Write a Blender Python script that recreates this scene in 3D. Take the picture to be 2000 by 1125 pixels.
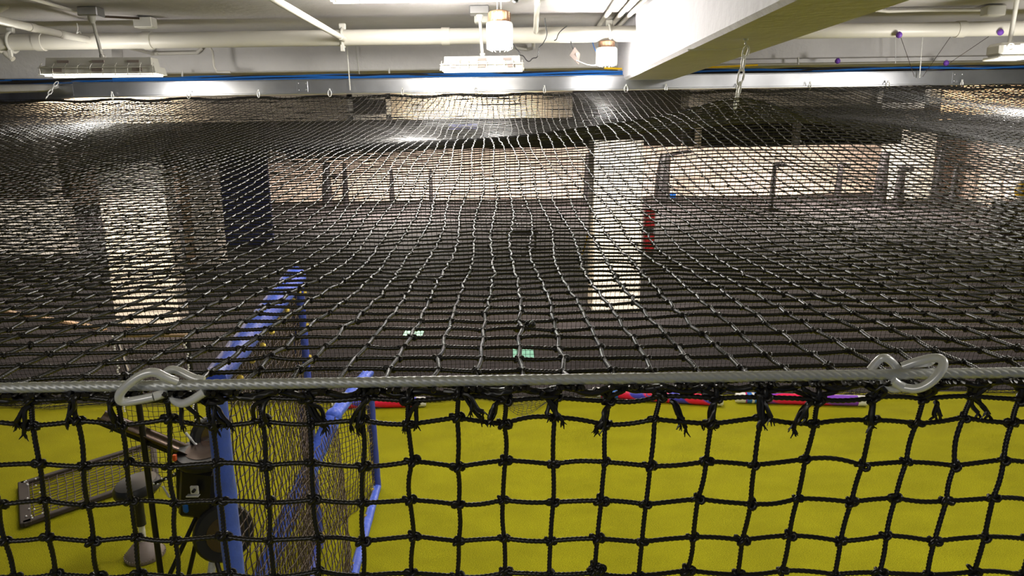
import bpy, math, random
import numpy as np
from mathutils import Vector, Matrix
random.seed(7)
rng = np.random.default_rng(7)
sc = bpy.context.scene
for o in list(bpy.data.objects):
    bpy.data.objects.remove(o)
COL = sc.collection

# ------------------------------------------------------------------ camera
H = 2.6
PITCH = math.radians(12.1)
ROLL = math.radians(-0.8)
FPX = 1400.0
cam_d = bpy.data.cameras.new('camera')
cam_d.sensor_width = 36
cam_d.lens = FPX / 2000 * 36
cam_d.clip_start = 0.05
cam_d.clip_end = 200
cam = bpy.data.objects.new('camera', cam_d)
COL.objects.link(cam)
RM = Matrix.Rotation(math.pi / 2 - PITCH, 4, 'X') @ Matrix.Rotation(ROLL, 4, 'Z')
cam.matrix_world = Matrix.Translation((0, 0, H)) @ RM
sc.camera = cam
# ------------------------------------------------------------------ world, view
w = bpy.data.worlds.new('world')
sc.world = w
w.use_nodes = True
w.node_tree.nodes['Background'].inputs[0].default_value = (0.70, 0.79, 1.0, 1)
w.node_tree.nodes['Background'].inputs[1].default_value = 0.10
sc.view_settings.view_transform = 'Standard'
sc.view_settings.look = 'None'
sc.view_settings.gamma = 1.0
sc.view_settings.use_curve_mapping = False
sc.view_settings.exposure = 0.0
sc.cycles.max_bounces = 5
sc.cycles.diffuse_bounces = 3
sc.cycles.glossy_bounces = 2
sc.cycles.transmission_bounces = 2
sc.cycles.use_denoising = True
sc.cycles.sample_clamp_indirect = 4.0


# ------------------------------------------------------------------ pixel helpers (2000 x 1125 frame)
def ray(px, py):
    v = RM.to_3x3() @ Vector(((px - 1000) / FPX, -(py - 562.5) / FPX, -1))
    return v


def P(px, py, Y):
    v = ray(px, py)
    t = Y / v.y
    return Vector((v.x * t, Y, H + v.z * t))


def F(px, py, z=0.0):
    v = ray(px, py)
    t = (z - H) / v.z
    return Vector((v.x * t, v.y * t, z))


# ------------------------------------------------------------------ lights
def area(name, loc, size, energy, color=(1, 1, 1), rot=(0, 0, 0), sy=None):
    d = bpy.data.lights.new(name, 'AREA')
    d.shape = 'RECTANGLE'
    d.size = size
    d.size_y = sy or size
    d.energy = energy
    d.color = color
    o = bpy.data.objects.new(name, d)
    o.location = loc
    o.rotation_euler = rot
    COL.objects.link(o)
    return o


def spot(name, loc, target, energy, angle, blend=0.6, color=(1, 1, 1), r=0.05):
    d = bpy.data.lights.new(name, 'SPOT')
    d.energy = energy
    d.spot_size = math.radians(angle)
    d.spot_blend = blend
    d.color = color
    d.shadow_soft_size = r
    o = bpy.data.objects.new(name, d)
    o.location = loc
    o.rotation_euler = (Vector(target) - Vector(loc)).to_track_quat('-Z', 'Y').to_euler()
    COL.objects.link(o)
    return o


def point(name, loc, energy, color=(1, 1, 1), r=0.05, spec=0.5):
    d = bpy.data.lights.new(name, 'POINT')
    d.specular_factor = spec
    d.energy = energy
    d.color = color
    d.shadow_soft_size = r
    o = bpy.data.objects.new(name, d)
    o.location = loc
    COL.objects.link(o)
    return o


WARM = (1.0, 0.90, 0.80)
NEUT = (1.0, 0.96, 0.9)
# cage bay area lights (side and right stand for lamps out of view)
area('rear_fill_light', (-1.4, -1.6, 3.36), 1.2, 32, NEUT, (0, 0, 0), 0.3)  # added fill behind the camera for the cable and links
area('batten_light_side', (3.0, 0.8, 3.36), 1.2, 80, NEUT, (0, 0, 0), 0.3)
area('batten_light_middle', (-0.3, 5.0, 3.02), 0.6, 16, NEUT, (0, 0, 0), 0.2)
area('batten_light_right', (3.2, 3.4, 3.36), 1.2, 30, NEUT, (0, 0, 0), 0.3)
point('tube_light', (-0.6, 4.4, 3.28), 62, NEUT, .12)
point('fitting_light', (-2.9, 5.0, P(205, 150, 5.0).z - .06), 30, NEUT, .12, .12)
point('fitting_light', (3.3, 4.7, 2.86), 46, NEUT, .12, .12)
# added spots brightening the columns and left side of the hall
for a_, t_, e_ in (((1.3, 7.6, 3.3), (1.35, 10.2, 1.1), 1000), ((-4.6, 7.4, 3.3), (-4.6, 9.6, 1.3), 520), ((-5.2, 9.8, 3.3), (-6.2, 13.5, 1.2), 700), ((-9, 12, 3.3), (-11, 17, .8), 1000)):
    spot('column_fill_spot', a_, t_, e_, 62, .8, (1, .95, .88), .08)
# added unseen area lights brightening the hall and its far wall
for i, (x, y, e) in enumerate([(-12, 23, 900), (-4, 24.3, 2000), (4, 24.3, 2000), (11, 24, 2000), (17, 20, 1200), (-9, 13, 150), (-3.4, 7.3, 70), (1.6, 7.3, 70), (5.5, 7.3, 70)]):
    area('hall_fill_light', (x, y, 3.35), 1.6, e, WARM, (0, 0, 0), 0.6)


# ------------------------------------------------------------------ materials
def nt(name):
    m = bpy.data.materials.new(name)
    m.use_nodes = True
    t = m.node_tree
    return m, t, t.nodes['Principled BSDF']


def mat(name, col, rough=0.6, metal=0.0, var=0.0, scale=8.0, bump=0.0, bscale=60.0, spec=0.5, emit=None, estr=0.0, sheen=0.0):
    m, t, b = nt(name)
    b.inputs['Base Color'].default_value = (*col, 1)
    b.inputs['Roughness'].default_value = rough
    b.inputs['Metallic'].default_value = metal
    b.inputs['Specular IOR Level'].default_value = spec
    if sheen:
        b.inputs['Sheen Weight'].default_value = sheen
    tc = t.nodes.new('ShaderNodeTexCoord')
    if var > 0:
        n = t.nodes.new('ShaderNodeTexNoise')
        n.inputs['Scale'].default_value = scale
        n.inputs['Detail'].default_value = 5
        t.links.new(tc.outputs['Object'], n.inputs['Vector'])
        r = t.nodes.new('ShaderNodeValToRGB')
        r.color_ramp.elements[0].position = 0.3
        r.color_ramp.elements[1].position = 0.7
        r.color_ramp.elements[0].color = (*[c * (1 - var) for c in col], 1)
        r.color_ramp.elements[1].color = (*[min(1, c * (1 + var * 0.6)) for c in col], 1)
        t.links.new(n.outputs['Fac'], r.inputs['Fac'])
        t.links.new(r.outputs['Color'], b.inputs['Base Color'])
    if bump > 0:
        n = t.nodes.new('ShaderNodeTexNoise')
        n.inputs['Scale'].default_value = bscale
        n.inputs['Detail'].default_value = 4
        t.links.new(tc.outputs['Object'], n.inputs['Vector'])
        bp = t.nodes.new('ShaderNodeBump')
        bp.inputs['Strength'].default_value = bump
        bp.inputs['Distance'].default_value = 0.02
        t.links.new(n.outputs['Fac'], bp.inputs['Height'])
        t.links.new(bp.outputs['Normal'], b.inputs['Normal'])
    if emit:
        b.inputs['Emission Color'].default_value = (*emit, 1)
        b.inputs['Emission Strength'].default_value = estr
    return m


M = {}
M['net'] = mat('black_nylon', (0.012, 0.0105, 0.010), 0.36, spec=0.55)
M['net_far'] = mat('black_nylon_netting', (0.010, 0.009, 0.009), 0.5, spec=0.4)
M['cable'] = mat('galvanised_wire', (0.62, 0.63, 0.62), 0.45, 0.45)
M['zinc'] = mat('zinc_steel', (0.92, 0.92, 0.91), 0.28, 0.2, var=0.12, scale=40)
M['alu'] = mat('aluminium', (0.62, 0.63, 0.66), 0.28, 0.95, var=0.25, scale=3)
M['white_conc'] = mat('painted_concrete', (0.66, 0.64, 0.62), 0.7, var=0.12, scale=2.5, bump=0.25, bscale=25)
M['ceil'] = mat('ceiling_concrete', (0.57, 0.54, 0.54), 0.8, var=0.28, scale=0.9, bump=0.2, bscale=20)
M['beam'] = mat('beam_concrete', (0.68, 0.66, 0.69), 0.65, var=0.08, scale=3, bump=0.3, bscale=18)
M['pipe'] = mat('painted_pipe', (0.70, 0.67, 0.60), 0.4, var=0.06, scale=4)
M['white_metal'] = mat('white_enamel', (0.60, 0.585, 0.53), 0.4)
M['glow'] = mat('lamp_glow', (1, 1, 1), 0.5, emit=(1.0, 0.97, 0.9), estr=18)
M['tube_glow'] = mat('tube_glow', (1, 1, 1), 0.5, emit=(1.0, 0.9, 0.72), estr=7)
M['brown_cap'] = mat('bronze_plastic', (0.30, 0.17, 0.10), 0.35, spec=0.6)
M['black_plastic'] = mat('black_plastic', (0.02, 0.02, 0.02), 0.4)
M['black_metal'] = mat('black_metal', (0.025, 0.024, 0.024), 0.3, 0.4)
M['gloss_metal'] = mat('dark_anodised', (0.16, 0.12, 0.10), 0.22, 0.9)
M['blue_vinyl'] = mat('blue_vinyl', (0.09, 0.17, 0.80), 0.33, var=0.15, scale=12, bump=0.5, bscale=14)
M['blue_dark'] = mat('blue_sleeve', (0.045, 0.075, 0.42), 0.45, var=0.2, scale=12, bump=0.4, bscale=14)
M['blue_cable'] = mat('blue_jacket', (0.015, 0.12, 0.42), 0.4)
M['black_cable'] = mat('black_jacket', (0.02, 0.02, 0.022), 0.4)
M['brass'] = mat('brass', (0.85, 0.62, 0.12), 0.3, 0.6)
M['grey_brown'] = mat('brown_black_paint', (0.045, 0.035, 0.03), 0.6, spec=.3)
M['grey_rubber'] = mat('grey_plastic', (0.26, 0.21, 0.19), 0.5)
M['orange'] = mat('orange_print', (0.8, 0.12, 0.02), 0.5)
M['white'] = mat('white_plastic', (0.86, 0.85, 0.82), 0.4)
M['blue_paint'] = mat('blue_band', (0.02, 0.16, 0.62), 0.4)
M['teal'] = mat('teal_reflection_paint', (0.25, 0.62, 0.50), 0.5)
M['red'] = mat('red_plastic', (0.55, 0.01, 0.02), 0.45)
M['yellow'] = mat('yellow_plastic', (0.8, 0.5, 0.01), 0.45)
M['wood'] = mat('pale_wood', (0.50, 0.34, 0.20), 0.5, var=0.2, scale=10)
M['brown_duct'] = mat('brown_pipe', (0.16, 0.11, 0.09), 0.35, 0.3)
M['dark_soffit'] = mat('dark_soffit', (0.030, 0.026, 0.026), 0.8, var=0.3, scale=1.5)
M['far_wall'] = mat('peach_wall', (0.76, 0.60, 0.50), 0.8, var=0.08, scale=0.8)
M['bulk'] = mat('bulkhead_plaster', (0.46, 0.42, 0.36), 0.8, var=0.12, scale=1.5)
M['col_paint'] = mat('column_paint', (0.72, 0.66, 0.58), 0.7, var=0.06, scale=3)
M['navy'] = mat('navy_curtain', (0.02, 0.03, 0.13), 0.8)
M['dark_room'] = mat('dark_wall', (0.05, 0.038, 0.035), 0.8, var=0.3, scale=1)
M['grille'] = mat('grille_dark', (0.06, 0.055, 0.06), 0.5)
M['purple'] = mat('purple_tape', (0.16, 0.05, 0.42), 0.5)
M['tan'] = mat('tan_paint', (0.36, 0.26, 0.17), 0.7)
M['silhouette'] = mat('dark_equipment', (0.02, 0.016, 0.018), 0.5)

# turf
m, t, b = nt('yellow_green_turf')
b.inputs['Roughness'].default_value = 0.9
b.inputs['Specular IOR Level'].default_value = 0.08
tc = t.nodes.new('ShaderNodeTexCoord')
mp = t.nodes.new('ShaderNodeMapping')
mp.inputs['Scale'].default_value = (1, 1.6, 1)
t.links.new(tc.outputs['Object'], mp.inputs['Vector'])
n1 = t.nodes.new('ShaderNodeTexNoise'); n1.inputs['Scale'].default_value = 170; n1.inputs['Detail'].default_value = 3
n2 = t.nodes.new('ShaderNodeTexNoise'); n2.inputs['Scale'].default_value = 2.2; n2.inputs['Detail'].default_value = 3
t.links.new(mp.outputs[0], n1.inputs['Vector']); t.links.new(mp.outputs[0], n2.inputs['Vector'])
r1 = t.nodes.new('ShaderNodeValToRGB')
r1.color_ramp.elements[0].position = 0.3; r1.color_ramp.elements[0].color = (0.17, 0.165, 0.004, 1)
r1.color_ramp.elements[1].position = 0.75; r1.color_ramp.elements[1].color = (0.58, 0.55, 0.016, 1)
t.links.new(n1.outputs['Fac'], r1.inputs['Fac'])
mx = t.nodes.new('ShaderNodeMix'); mx.data_type = 'RGBA'; mx.blend_type = 'MULTIPLY'; mx.inputs['Factor'].default_value = 1
r2 = t.nodes.new('ShaderNodeValToRGB')
r2.color_ramp.elements[0].position = 0.35; r2.color_ramp.elements[0].color = (0.85, 0.85, 0.85, 1)
r2.color_ramp.elements[1].position = 0.65; r2.color_ramp.elements[1].color = (1, 1, 1, 1)
t.links.new(n2.outputs['Fac'], r2.inputs['Fac'])
t.links.new(r1.outputs[0], mx.inputs['A']); t.links.new(r2.outputs[0], mx.inputs['B'])
t.links.new(mx.outputs['Result'], b.inputs['Base Color'])
bp = t.nodes.new('ShaderNodeBump'); bp.inputs['Strength'].default_value = 0.6; bp.inputs['Distance'].default_value = 0.01
t.links.new(n1.outputs['Fac'], bp.inputs['Height']); t.links.new(bp.outputs[0], b.inputs['Normal'])
M['turf'] = m
M['rubber'] = mat('dark_rubber_floor', (0.035, 0.030, 0.032), 0.85, spec=0.15, var=0.25, scale=1.2, bump=0.1, bscale=80)


def tube_stripes(name, a, b_, c, scale, rot):
    m, t, b = nt(name)
    b.inputs['Roughness'].default_value = 0.35
    tc = t.nodes.new('ShaderNodeTexCoord')
    mp = t.nodes.new('ShaderNodeMapping'); mp.inputs['Rotation'].default_value = rot
    wv = t.nodes.new('ShaderNodeTexWave'); wv.inputs['Scale'].default_value = scale
    wv.inputs['Distortion'].default_value = 3.0; wv.inputs['Detail'].default_value = 2
    r = t.nodes.new('ShaderNodeValToRGB'); r.color_ramp.interpolation = 'EASE'
    r.color_ramp.elements[0].position = 0.35; r.color_ramp.elements[0].color = (*a, 1)
    r.color_ramp.elements[1].position = 0.75; r.color_ramp.elements[1].color = (*c, 1)
    e = r.color_ramp.elements.new(0.55); e.color = (*b_, 1)
    t.links.new(tc.outputs['Object'], mp.inputs[0]); t.links.new(mp.outputs[0], wv.inputs[0])
    t.links.new(wv.outputs['Fac'], r.inputs['Fac']); t.links.new(r.outputs[0], b.inputs['Base Color'])
    return m


M['stripe'] = tube_stripes('pink_blue_swirl', (0.85, 0.01, 0.06), (0.80, 0.02, 0.12), (0.06, 0.06, 0.55), 2.0, (0.6, 0, 1.25))
M['stripe2'] = tube_stripes('pink_purple_swirl', (0.86, 0.01, 0.09), (0.85, 0.02, 0.12), (0.22, 0.05, 0.55), 1.1, (0.3, 0.2, 1.3))


# ------------------------------------------------------------------ mesh building
class MB:
    def __init__(s):
        s.v = []; s.f = []; s.n = 0

    def add(s, vs, fs):
        s.v.extend([tuple(v) for v in vs])
        s.f.extend([tuple(i + s.n for i in f) for f in fs])
        s.n += len(vs)
        return s

    def box(s, c, size, rot=None, bev=0.0):
        x, y, z = [q / 2 for q in size]
        b = min(bev, x * .9, y * .9, z * .9)
        c = Vector(c)
        R = rot if rot is not None else Matrix.Identity(3)
        if b <= 0:
            vs = [(i * x, j * y, k * z) for i in (-1, 1) for j in (-1, 1) for k in (-1, 1)]
            fs = [(0, 1, 3, 2), (4, 6, 7, 5), (0, 4, 5, 1), (2, 3, 7, 6), (0, 2, 6, 4), (1, 5, 7, 3)]
        else:
            vs = []; idx = {}
            for i in (-1, 1):
                for j in (-1, 1):
                    for k in (-1, 1):
                        for a in range(3):
                            p = [i * (x - b), j * (y - b), k * (z - b)]
                            p[a] = (i * x, j * y, k * z)[a]
                            idx[(i, j, k, a)] = len(vs); vs.append(tuple(p))
            fs = []
            for sg in (-1, 1):
                fs.append([idx[(sg, -1, -1, 0)], idx[(sg, 1, -1, 0)], idx[(sg, 1, 1, 0)], idx[(sg, -1, 1, 0)]][::sg])
                fs.append([idx[(-1, sg, -1, 1)], idx[(-1, sg, 1, 1)], idx[(1, sg, 1, 1)], idx[(1, sg, -1, 1)]][::sg])
                fs.append([idx[(-1, -1, sg, 2)], idx[(1, -1, sg, 2)], idx[(1, 1, sg, 2)], idx[(-1, 1, sg, 2)]][::sg])
            for i in (-1, 1):
                for j in (-1, 1):
                    fs.append([idx[(i, j, -1, 0)], idx[(i, j, 1, 0)], idx[(i, j, 1, 1)], idx[(i, j, -1, 1)]][::(i * j)])
                    fs.append([idx[(i, -1, j, 0)], idx[(i, -1, j, 2)], idx[(i, 1, j, 2)], idx[(i, 1, j, 0)]][::(i * j)])
                    fs.append([idx[(-1, i, j, 1)], idx[(-1, i, j, 2)], idx[(1, i, j, 2)], idx[(1, i, j, 1)]][::(-i * j)])
            for i in (-1, 1):
                for j in (-1, 1):
                    for k in (-1, 1):
                        fs.append([idx[(i, j, k, 0)], idx[(i, j, k, 1)], idx[(i, j, k, 2)]][::(i * j * k)])
        s.add([c + R @ Vector(v) for v in vs], fs)
        return s

    def tube(s, pts, r, sides=12, caps=True, closed=False, lobes=0, turns_per_m=0, amp=0.2):
        pts = [Vector(p) for p in pts]
        n = len(pts)
        rs = r if isinstance(r, (list, tuple)) else [r] * n
        prev = None; vs = []; dist = 0
        for i, p in enumerate(pts):
            if closed:
                tg = pts[(i + 1) % n] - pts[i - 1]
            else:
                tg = pts[min(i + 1, n - 1)] - pts[max(i - 1, 0)]
            tg.normalize()
            if prev is None:
                ref = Vector((0, 0, 1)) if abs(tg.z) < 0.9 else Vector((1, 0, 0))
                a = tg.cross(ref).normalized()
            else:
                a = (prev - tg * prev.dot(tg)).normalized()
            prev = a
            bb = tg.cross(a)
            if i:
                dist += (pts[i] - pts[i - 1]).length
            for k in range(sides):
                ph = 2 * math.pi * k / sides
                rr = rs[i]
                if lobes:
                    rr *= 1 - amp + amp * abs(math.cos(lobes / 2 * (ph - 2 * math.pi * turns_per_m * dist)))
                vs.append(p + a * math.cos(ph) * rr + bb * math.sin(ph) * rr)
        fs = []
        m_ = n if closed else n - 1
        for i in range(m_):
            j = (i + 1) % n
            for k in range(sides):
                l = (k + 1) % sides
                fs.append((i * sides + k, i * sides + l, j * sides + l, j * sides + k))
        if caps and not closed:
            fs.append(tuple(range(sides))[::-1]); fs.append(tuple((n - 1) * sides + k for k in range(sides)))
        return s.add(vs, fs)

    def lathe(s, origin, prof, sides=24, axis=(0, 0, 1)):
        ax = Vector(axis).normalized(); o = Vector(origin)
        pts = [o + ax * h for (_, h) in prof]
        ref = Vector((0, 0, 1)) if abs(ax.z) < 0.9 else Vector((1, 0, 0))
        a = ax.cross(ref).normalized(); b = ax.cross(a)
        vs = []
        for (r, h), p in zip(prof, pts):
            for k in range(sides):
                ph = 2 * math.pi * k / sides
                vs.append(p + a * math.cos(ph) * r + b * math.sin(ph) * r)
        fs = []
        for i in range(len(prof) - 1):
            for k in range(sides):
                l = (k + 1) % sides
                fs.append((i * sides + k, i * sides + l, (i + 1) * sides + l, (i + 1) * sides + k))
        fs.append(tuple(range(sides))[::-1]); fs.append(tuple((len(prof) - 1) * sides + k for k in range(sides)))
        return s.add(vs, fs)

    def ball(s, c, r, sides=14):
        n = sides // 2
        return s.lathe(Vector(c) - Vector((0, 0, 0)), [(max(1e-4, r * math.sin(math.pi * i / n)), -r * math.cos(math.pi * i / n)) for i in range(n + 1)], sides)

    def build(s, name, m, parent=None, smooth=True, ang=40):
        me = bpy.data.meshes.new(name)
        me.from_pydata([tuple(v) for v in s.v], [], [list(f) for f in s.f])
        me.materials.append(m)
        if smooth:
            me.shade_smooth()
            try:
                me.set_sharp_from_angle(angle=math.radians(ang))
            except Exception:
                pass
        me.validate()
        o = bpy.data.objects.new(name, me)
        COL.objects.link(o)
        if parent:
            o.parent = parent
            o.matrix_parent_inverse = Matrix.Translation(-parent.location)
        return o


def np_mesh(name, V, Q, m, parent=None):
    """V (n,3) float, Q (m,4) int"""
    me = bpy.data.meshes.new(name)
    me.vertices.add(len(V)); me.vertices.foreach_set('co', V.astype(np.float32).ravel())
    k = Q.shape[1]
    me.loops.add(len(Q) * k); me.loops.foreach_set('vertex_index', Q.astype(np.int32).ravel())
    me.polygons.add(len(Q))
    me.polygons.foreach_set('loop_start', (np.arange(len(Q)) * k).astype(np.int32))
    me.polygons.foreach_set('use_smooth', np.ones(len(Q), dtype=bool))
    me.update(calc_edges=True)
    me.materials.append(m)
    o = bpy.data.objects.new(name, me)
    COL.objects.link(o)
    if parent:
        o.parent = parent
        o.matrix_parent_inverse = Matrix.Translation(-parent.location)
    return o


def tag(o, label=None, cat=None, group=None, kind=None):
    if label: o['label'] = label
    if cat: o['category'] = cat
    if group: o['group'] = group
    if kind: o['kind'] = kind
    return o


def empty(name, loc, label=None, cat=None, group=None, kind=None):
    o = bpy.data.objects.new(name, None)
    o.location = loc
    o.empty_display_size = 0.05
    COL.objects.link(o)
    return tag(o, label, cat, group, kind)


# ------------------------------------------------------------------ ropes (vectorised)
def rope_batch(A, B, r, sides, rings, turns=0.0, amp=0.0, bow=0.0):
    N = len(A)
    d = B - A
    L = np.linalg.norm(d, axis=1, keepdims=True) + 1e-9
    t = d / L
    ref = np.where(np.abs(t[:, 2:3]) > 0.9, np.array([[1., 0, 0]]), np.array([[0., 0, 1.]]))
    n = np.cross(t, ref); n /= np.linalg.norm(n, axis=1, keepdims=True) + 1e-9
    b = np.cross(t, n)
    s = np.linspace(0, 1, rings)
    bv = (n * rng.normal(0, 1, (N, 1)) + b * rng.normal(0, 1, (N, 1))) * bow * L
    C = A[:, None, :] + d[:, None, :] * s[None, :, None] + bv[:, None, :] * np.sin(np.pi * s)[None, :, None]
    ph = 2 * np.pi * np.arange(sides) / sides
    ph0 = rng.uniform(0, 6.28, (N, 1, 1))
    ang = 1.5 * (ph[None, None, :] + ph0 - 2 * np.pi * turns * s[None, :, None])
    rr = r * (1 - amp + amp * np.abs(np.cos(ang))) if amp > 0 else np.full((N, rings, sides), r)
    V = C[:, :, None, :] + rr[..., None] * (np.cos(ph)[None, None, :, None] * n[:, None, None, :] + np.sin(ph)[None, None, :, None] * b[:, None, None, :])
    V = V.reshape(-1, 3)
    i = np.arange(rings - 1)[:, None]; k = np.arange(sides)[None, :]; l = (k + 1) % sides
    q = np.stack([i * sides + k, i * sides + l, (i + 1) * sides + l, (i + 1) * sides + k], -1).reshape(-1, 4)
    Q = (q[None] + (np.arange(N) * rings * sides)[:, None, None]).reshape(-1, 4)
    return V, Q


def knot_template(n=26, sides=6, R=1.0, rt=0.52):
    vs = []
    pts = []
    for i in range(n):
        a = 2 * math.pi * i / n
        x = (math.sin(a) + 1.6 * math.sin(2 * a)) * 0.62
        y = (math.cos(a) - 1.6 * math.cos(2 * a)) * 0.45
        z = -math.sin(3 * a) * 0.6
        pts.append(Vector((x, y, z)) * R)
    mb = MB(); mb.tube(pts, rt, sides, closed=True)
    return np.array([tuple(v) for v in mb.v]), np.array(mb.f)


KV, KQ = knot_template()
OV, OQ = np.array([(-1, -1, -.7), (1, -1, -.7), (1, 1, -.7), (-1, 1, -.7), (-1, -1, .7), (1, -1, .7), (1, 1, .7), (-1, 1, .7)]) * 0.75, \
    np.array([(0, 3, 2, 1), (4, 5, 6, 7), (0, 1, 5, 4), (1, 2, 6, 5), (2, 3, 7, 6), (3, 0, 4, 7)])


def knots(Pts, size, TV, TQ, full=True):
    N = len(Pts)
    a = rng.uniform(-0.6, 0.6, N) + np.where(rng.random(N) > .5, 0, np.pi)
    c, s_ = np.cos(a), np.sin(a)
    tx = rng.uniform(-0.7, 0.7, N)
    R = np.zeros((N, 3, 3))
    R[:, 0, 0] = c; R[:, 0, 1] = -s_; R[:, 1, 0] = s_; R[:, 1, 1] = c; R[:, 2, 2] = 1
    X = np.zeros((N, 3, 3)); X[:, 0, 0] = 1; X[:, 1, 1] = np.cos(tx); X[:, 1, 2] = -np.sin(tx); X[:, 2, 1] = np.sin(tx); X[:, 2, 2] = np.cos(tx)
    R = X @ R
    sz = size * rng.uniform(0.85, 1.15, (N, 1, 1))
    V = np.einsum('nij,kj->nki', R, TV) * sz + Pts[:, None, :]
    Q = TQ[None] + (np.arange(N) * len(TV))[:, None, None]
    return V.reshape(-1, 3), Q.reshape(-1, 4)


def merge(parts):
    Vs, Qs, n = [], [], 0
    for V, Q in parts:
        Vs.append(V); Qs.append(Q + n); n += len(V)
    return np.concatenate(Vs), np.concatenate(Qs)


def net(G, mask, r, bands, knot_r=1.25):
    """G (rows, cols, 3) knots. mask bool (rows, cols). bands list of (maxdist, sides, rings, turns, amp, knotkind)"""
    R_, C_ = mask.shape
    segs = []
    a = np.argwhere(mask[:, :-1] & mask[:, 1:])
    segs.append((G[a[:, 0], a[:, 1]], G[a[:, 0], a[:, 1] + 1]))
    a = np.argwhere(mask[:-1, :] & mask[1:, :])
    segs.append((G[a[:, 0], a[:, 1]], G[a[:, 0] + 1, a[:, 1]]))
    A = np.concatenate([s[0] for s in segs]); B = np.concatenate([s[1] for s in segs])
    camp = np.array([0, 0, H])
    D = np.linalg.norm((A + B) / 2 - camp, axis=1)
    K = G[mask]; DK = np.linalg.norm(K - camp, axis=1)
    parts = []; lo = 0
    for (mx_, sides, rings, turns, amp, kk, bow) in bands:
        sel = (D >= lo) & (D < mx_)
        if sel.any():
            parts.append(rope_batch(A[sel], B[sel], r, sides, rings, turns, amp, bow))
        selk = (DK >= lo) & (DK < mx_)
        if kk and selk.any():
            if kk == 'full':
                parts.append(knots(K[selk], r * knot_r, KV, KQ))
            else:
                parts.append(knots(K[selk], r * 1.7, OV, OQ))
        lo = mx_
    return merge(parts)


# ================================================================== SETTING
CZ = H + 0.85      # ceiling
# floor: turf + dark rubber hall floor
yb = F(1000, 776).y
turf = MB().box((0, (yb - 2.5) / 2, -0.05), (16, yb + 2.5, 0.1)).build('floor_turf', M['turf'])
tag(turf, 'bright yellow-green turf floor of the batting cage', 'floor', kind='structure')
fl = MB().box((0, yb + 15, -0.056), (60, 30, 0.1)).build('floor', M['rubber'])
tag(fl, 'dark rubber floor of the hall beyond the cage', 'floor', kind='structure')
ce = MB().box((0, 2.3, CZ + 0.1), (16, 9.6, 0.2)).build('ceiling', M['ceil'])
tag(ce, 'painted concrete ceiling slab above the cage', 'ceiling', kind='structure')
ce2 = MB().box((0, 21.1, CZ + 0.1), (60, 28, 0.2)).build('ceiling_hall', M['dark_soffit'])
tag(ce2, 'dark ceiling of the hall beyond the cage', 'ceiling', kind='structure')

# cross beam behind the rail
cb = MB().box((0, 6.6, H + 0.74), (16, 0.6, 0.40), bev=0.01).build('trim_crossbeam', M['white_conc'])
tag(cb, 'white painted concrete cross beam behind the rail', 'beam', kind='structure')
lip = MB().box((3.9, 6.27, H + 0.565), (5.2, 0.1, 0.03)).build('trim_lip', M['white_conc'])
tag(lip, 'thin ledge along the foot of the cross beam', 'ledge', kind='structure')
poly = [(-90, 181), (88, 177), (218, 151), (218, 80), (-90, 80)]
fr = [P(x, y, 6.12) for x, y in poly]; bk = [v + Vector((0, .17, 0)) for v in fr]
n_ = len(fr)
o = MB().add(fr + bk, [tuple(range(n_))[::-1], tuple(range(n_, 2 * n_))] + [(k, (k + 1) % n_, n_ + (k + 1) % n_, n_ + k) for k in range(n_)]).build('trim_corner_beam', M['white_conc'], smooth=False)
tag(o, 'white painted haunch of the cross beam at the left corner', 'beam', kind='structure')
# longitudinal beam
bl = P(1220, 157, 5.9); br = P(1322, 153, 5.9)
BZ = (bl.z + br.z) / 2
bm_ = MB().box(((bl.x + br.x) / 2, 2.6, (BZ + CZ + 0.05) / 2), (br.x - bl.x, 7.4, CZ + 0.05 - BZ), bev=0.018)
lb = bm_.build('trim_beam', M['beam'])
tag(lb, 'white painted concrete beam running overhead towards the rail', 'beam', kind='structure')

# far hall shell
yw = F(1000, 388).y
fw = MB().box((0, yw + 0.1, 1.06), (60, 0.2, 2.12)).build('wall_far', M['far_wall'])
tag(fw, 'peach coloured far wall of the hall', 'wall', kind='structure')
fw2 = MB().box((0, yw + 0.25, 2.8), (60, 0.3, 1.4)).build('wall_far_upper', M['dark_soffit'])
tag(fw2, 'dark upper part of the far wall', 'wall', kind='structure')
a = F(1890, 388); bq = F(2110, 470)
dv = (bq - a); L = dv.length; ang = math.atan2(dv.y, dv.x)
rw = MB().box((a + bq) / 2 + Vector((0, 0, 1.1)), (L * 1.6, 0.15, 2.2), Matrix.Rotation(ang, 3, 'Z')).build('wall_right', M['far_wall'])
tag(rw, 'pale side wall at the right end of the hall', 'wall', kind='structure')
# left walls
a = F(-330, 505)
lw = MB().box((a.x - 1.0, a.y + 1.0, 1.4), (0.2, 20, 2.8)).build('wall_left', M['dark_room'])
tag(lw, 'dark side wall at the left end of the hall', 'wall', kind='structure')

# bulkheads past the rail
def px_slab(name, x0, x1, ytop, ybot, Y, depth, m, zt=None, label='', cat='bulkhead'):
    xm = (x0 + x1) / 2
    a = P(x0, ybot, Y); b2 = P(x1, ybot, Y)
    zb = (a.z + b2.z) / 2
    z1 = zt if zt is not None else P(xm, ytop, Y).z
    o = MB().box(((a.x + b2.x) / 2, Y + depth / 2, (zb + z1) / 2), (b2.x - a.x, depth, z1 - zb)).build(name, m)
    return tag(o, label, cat, kind='structure')


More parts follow.
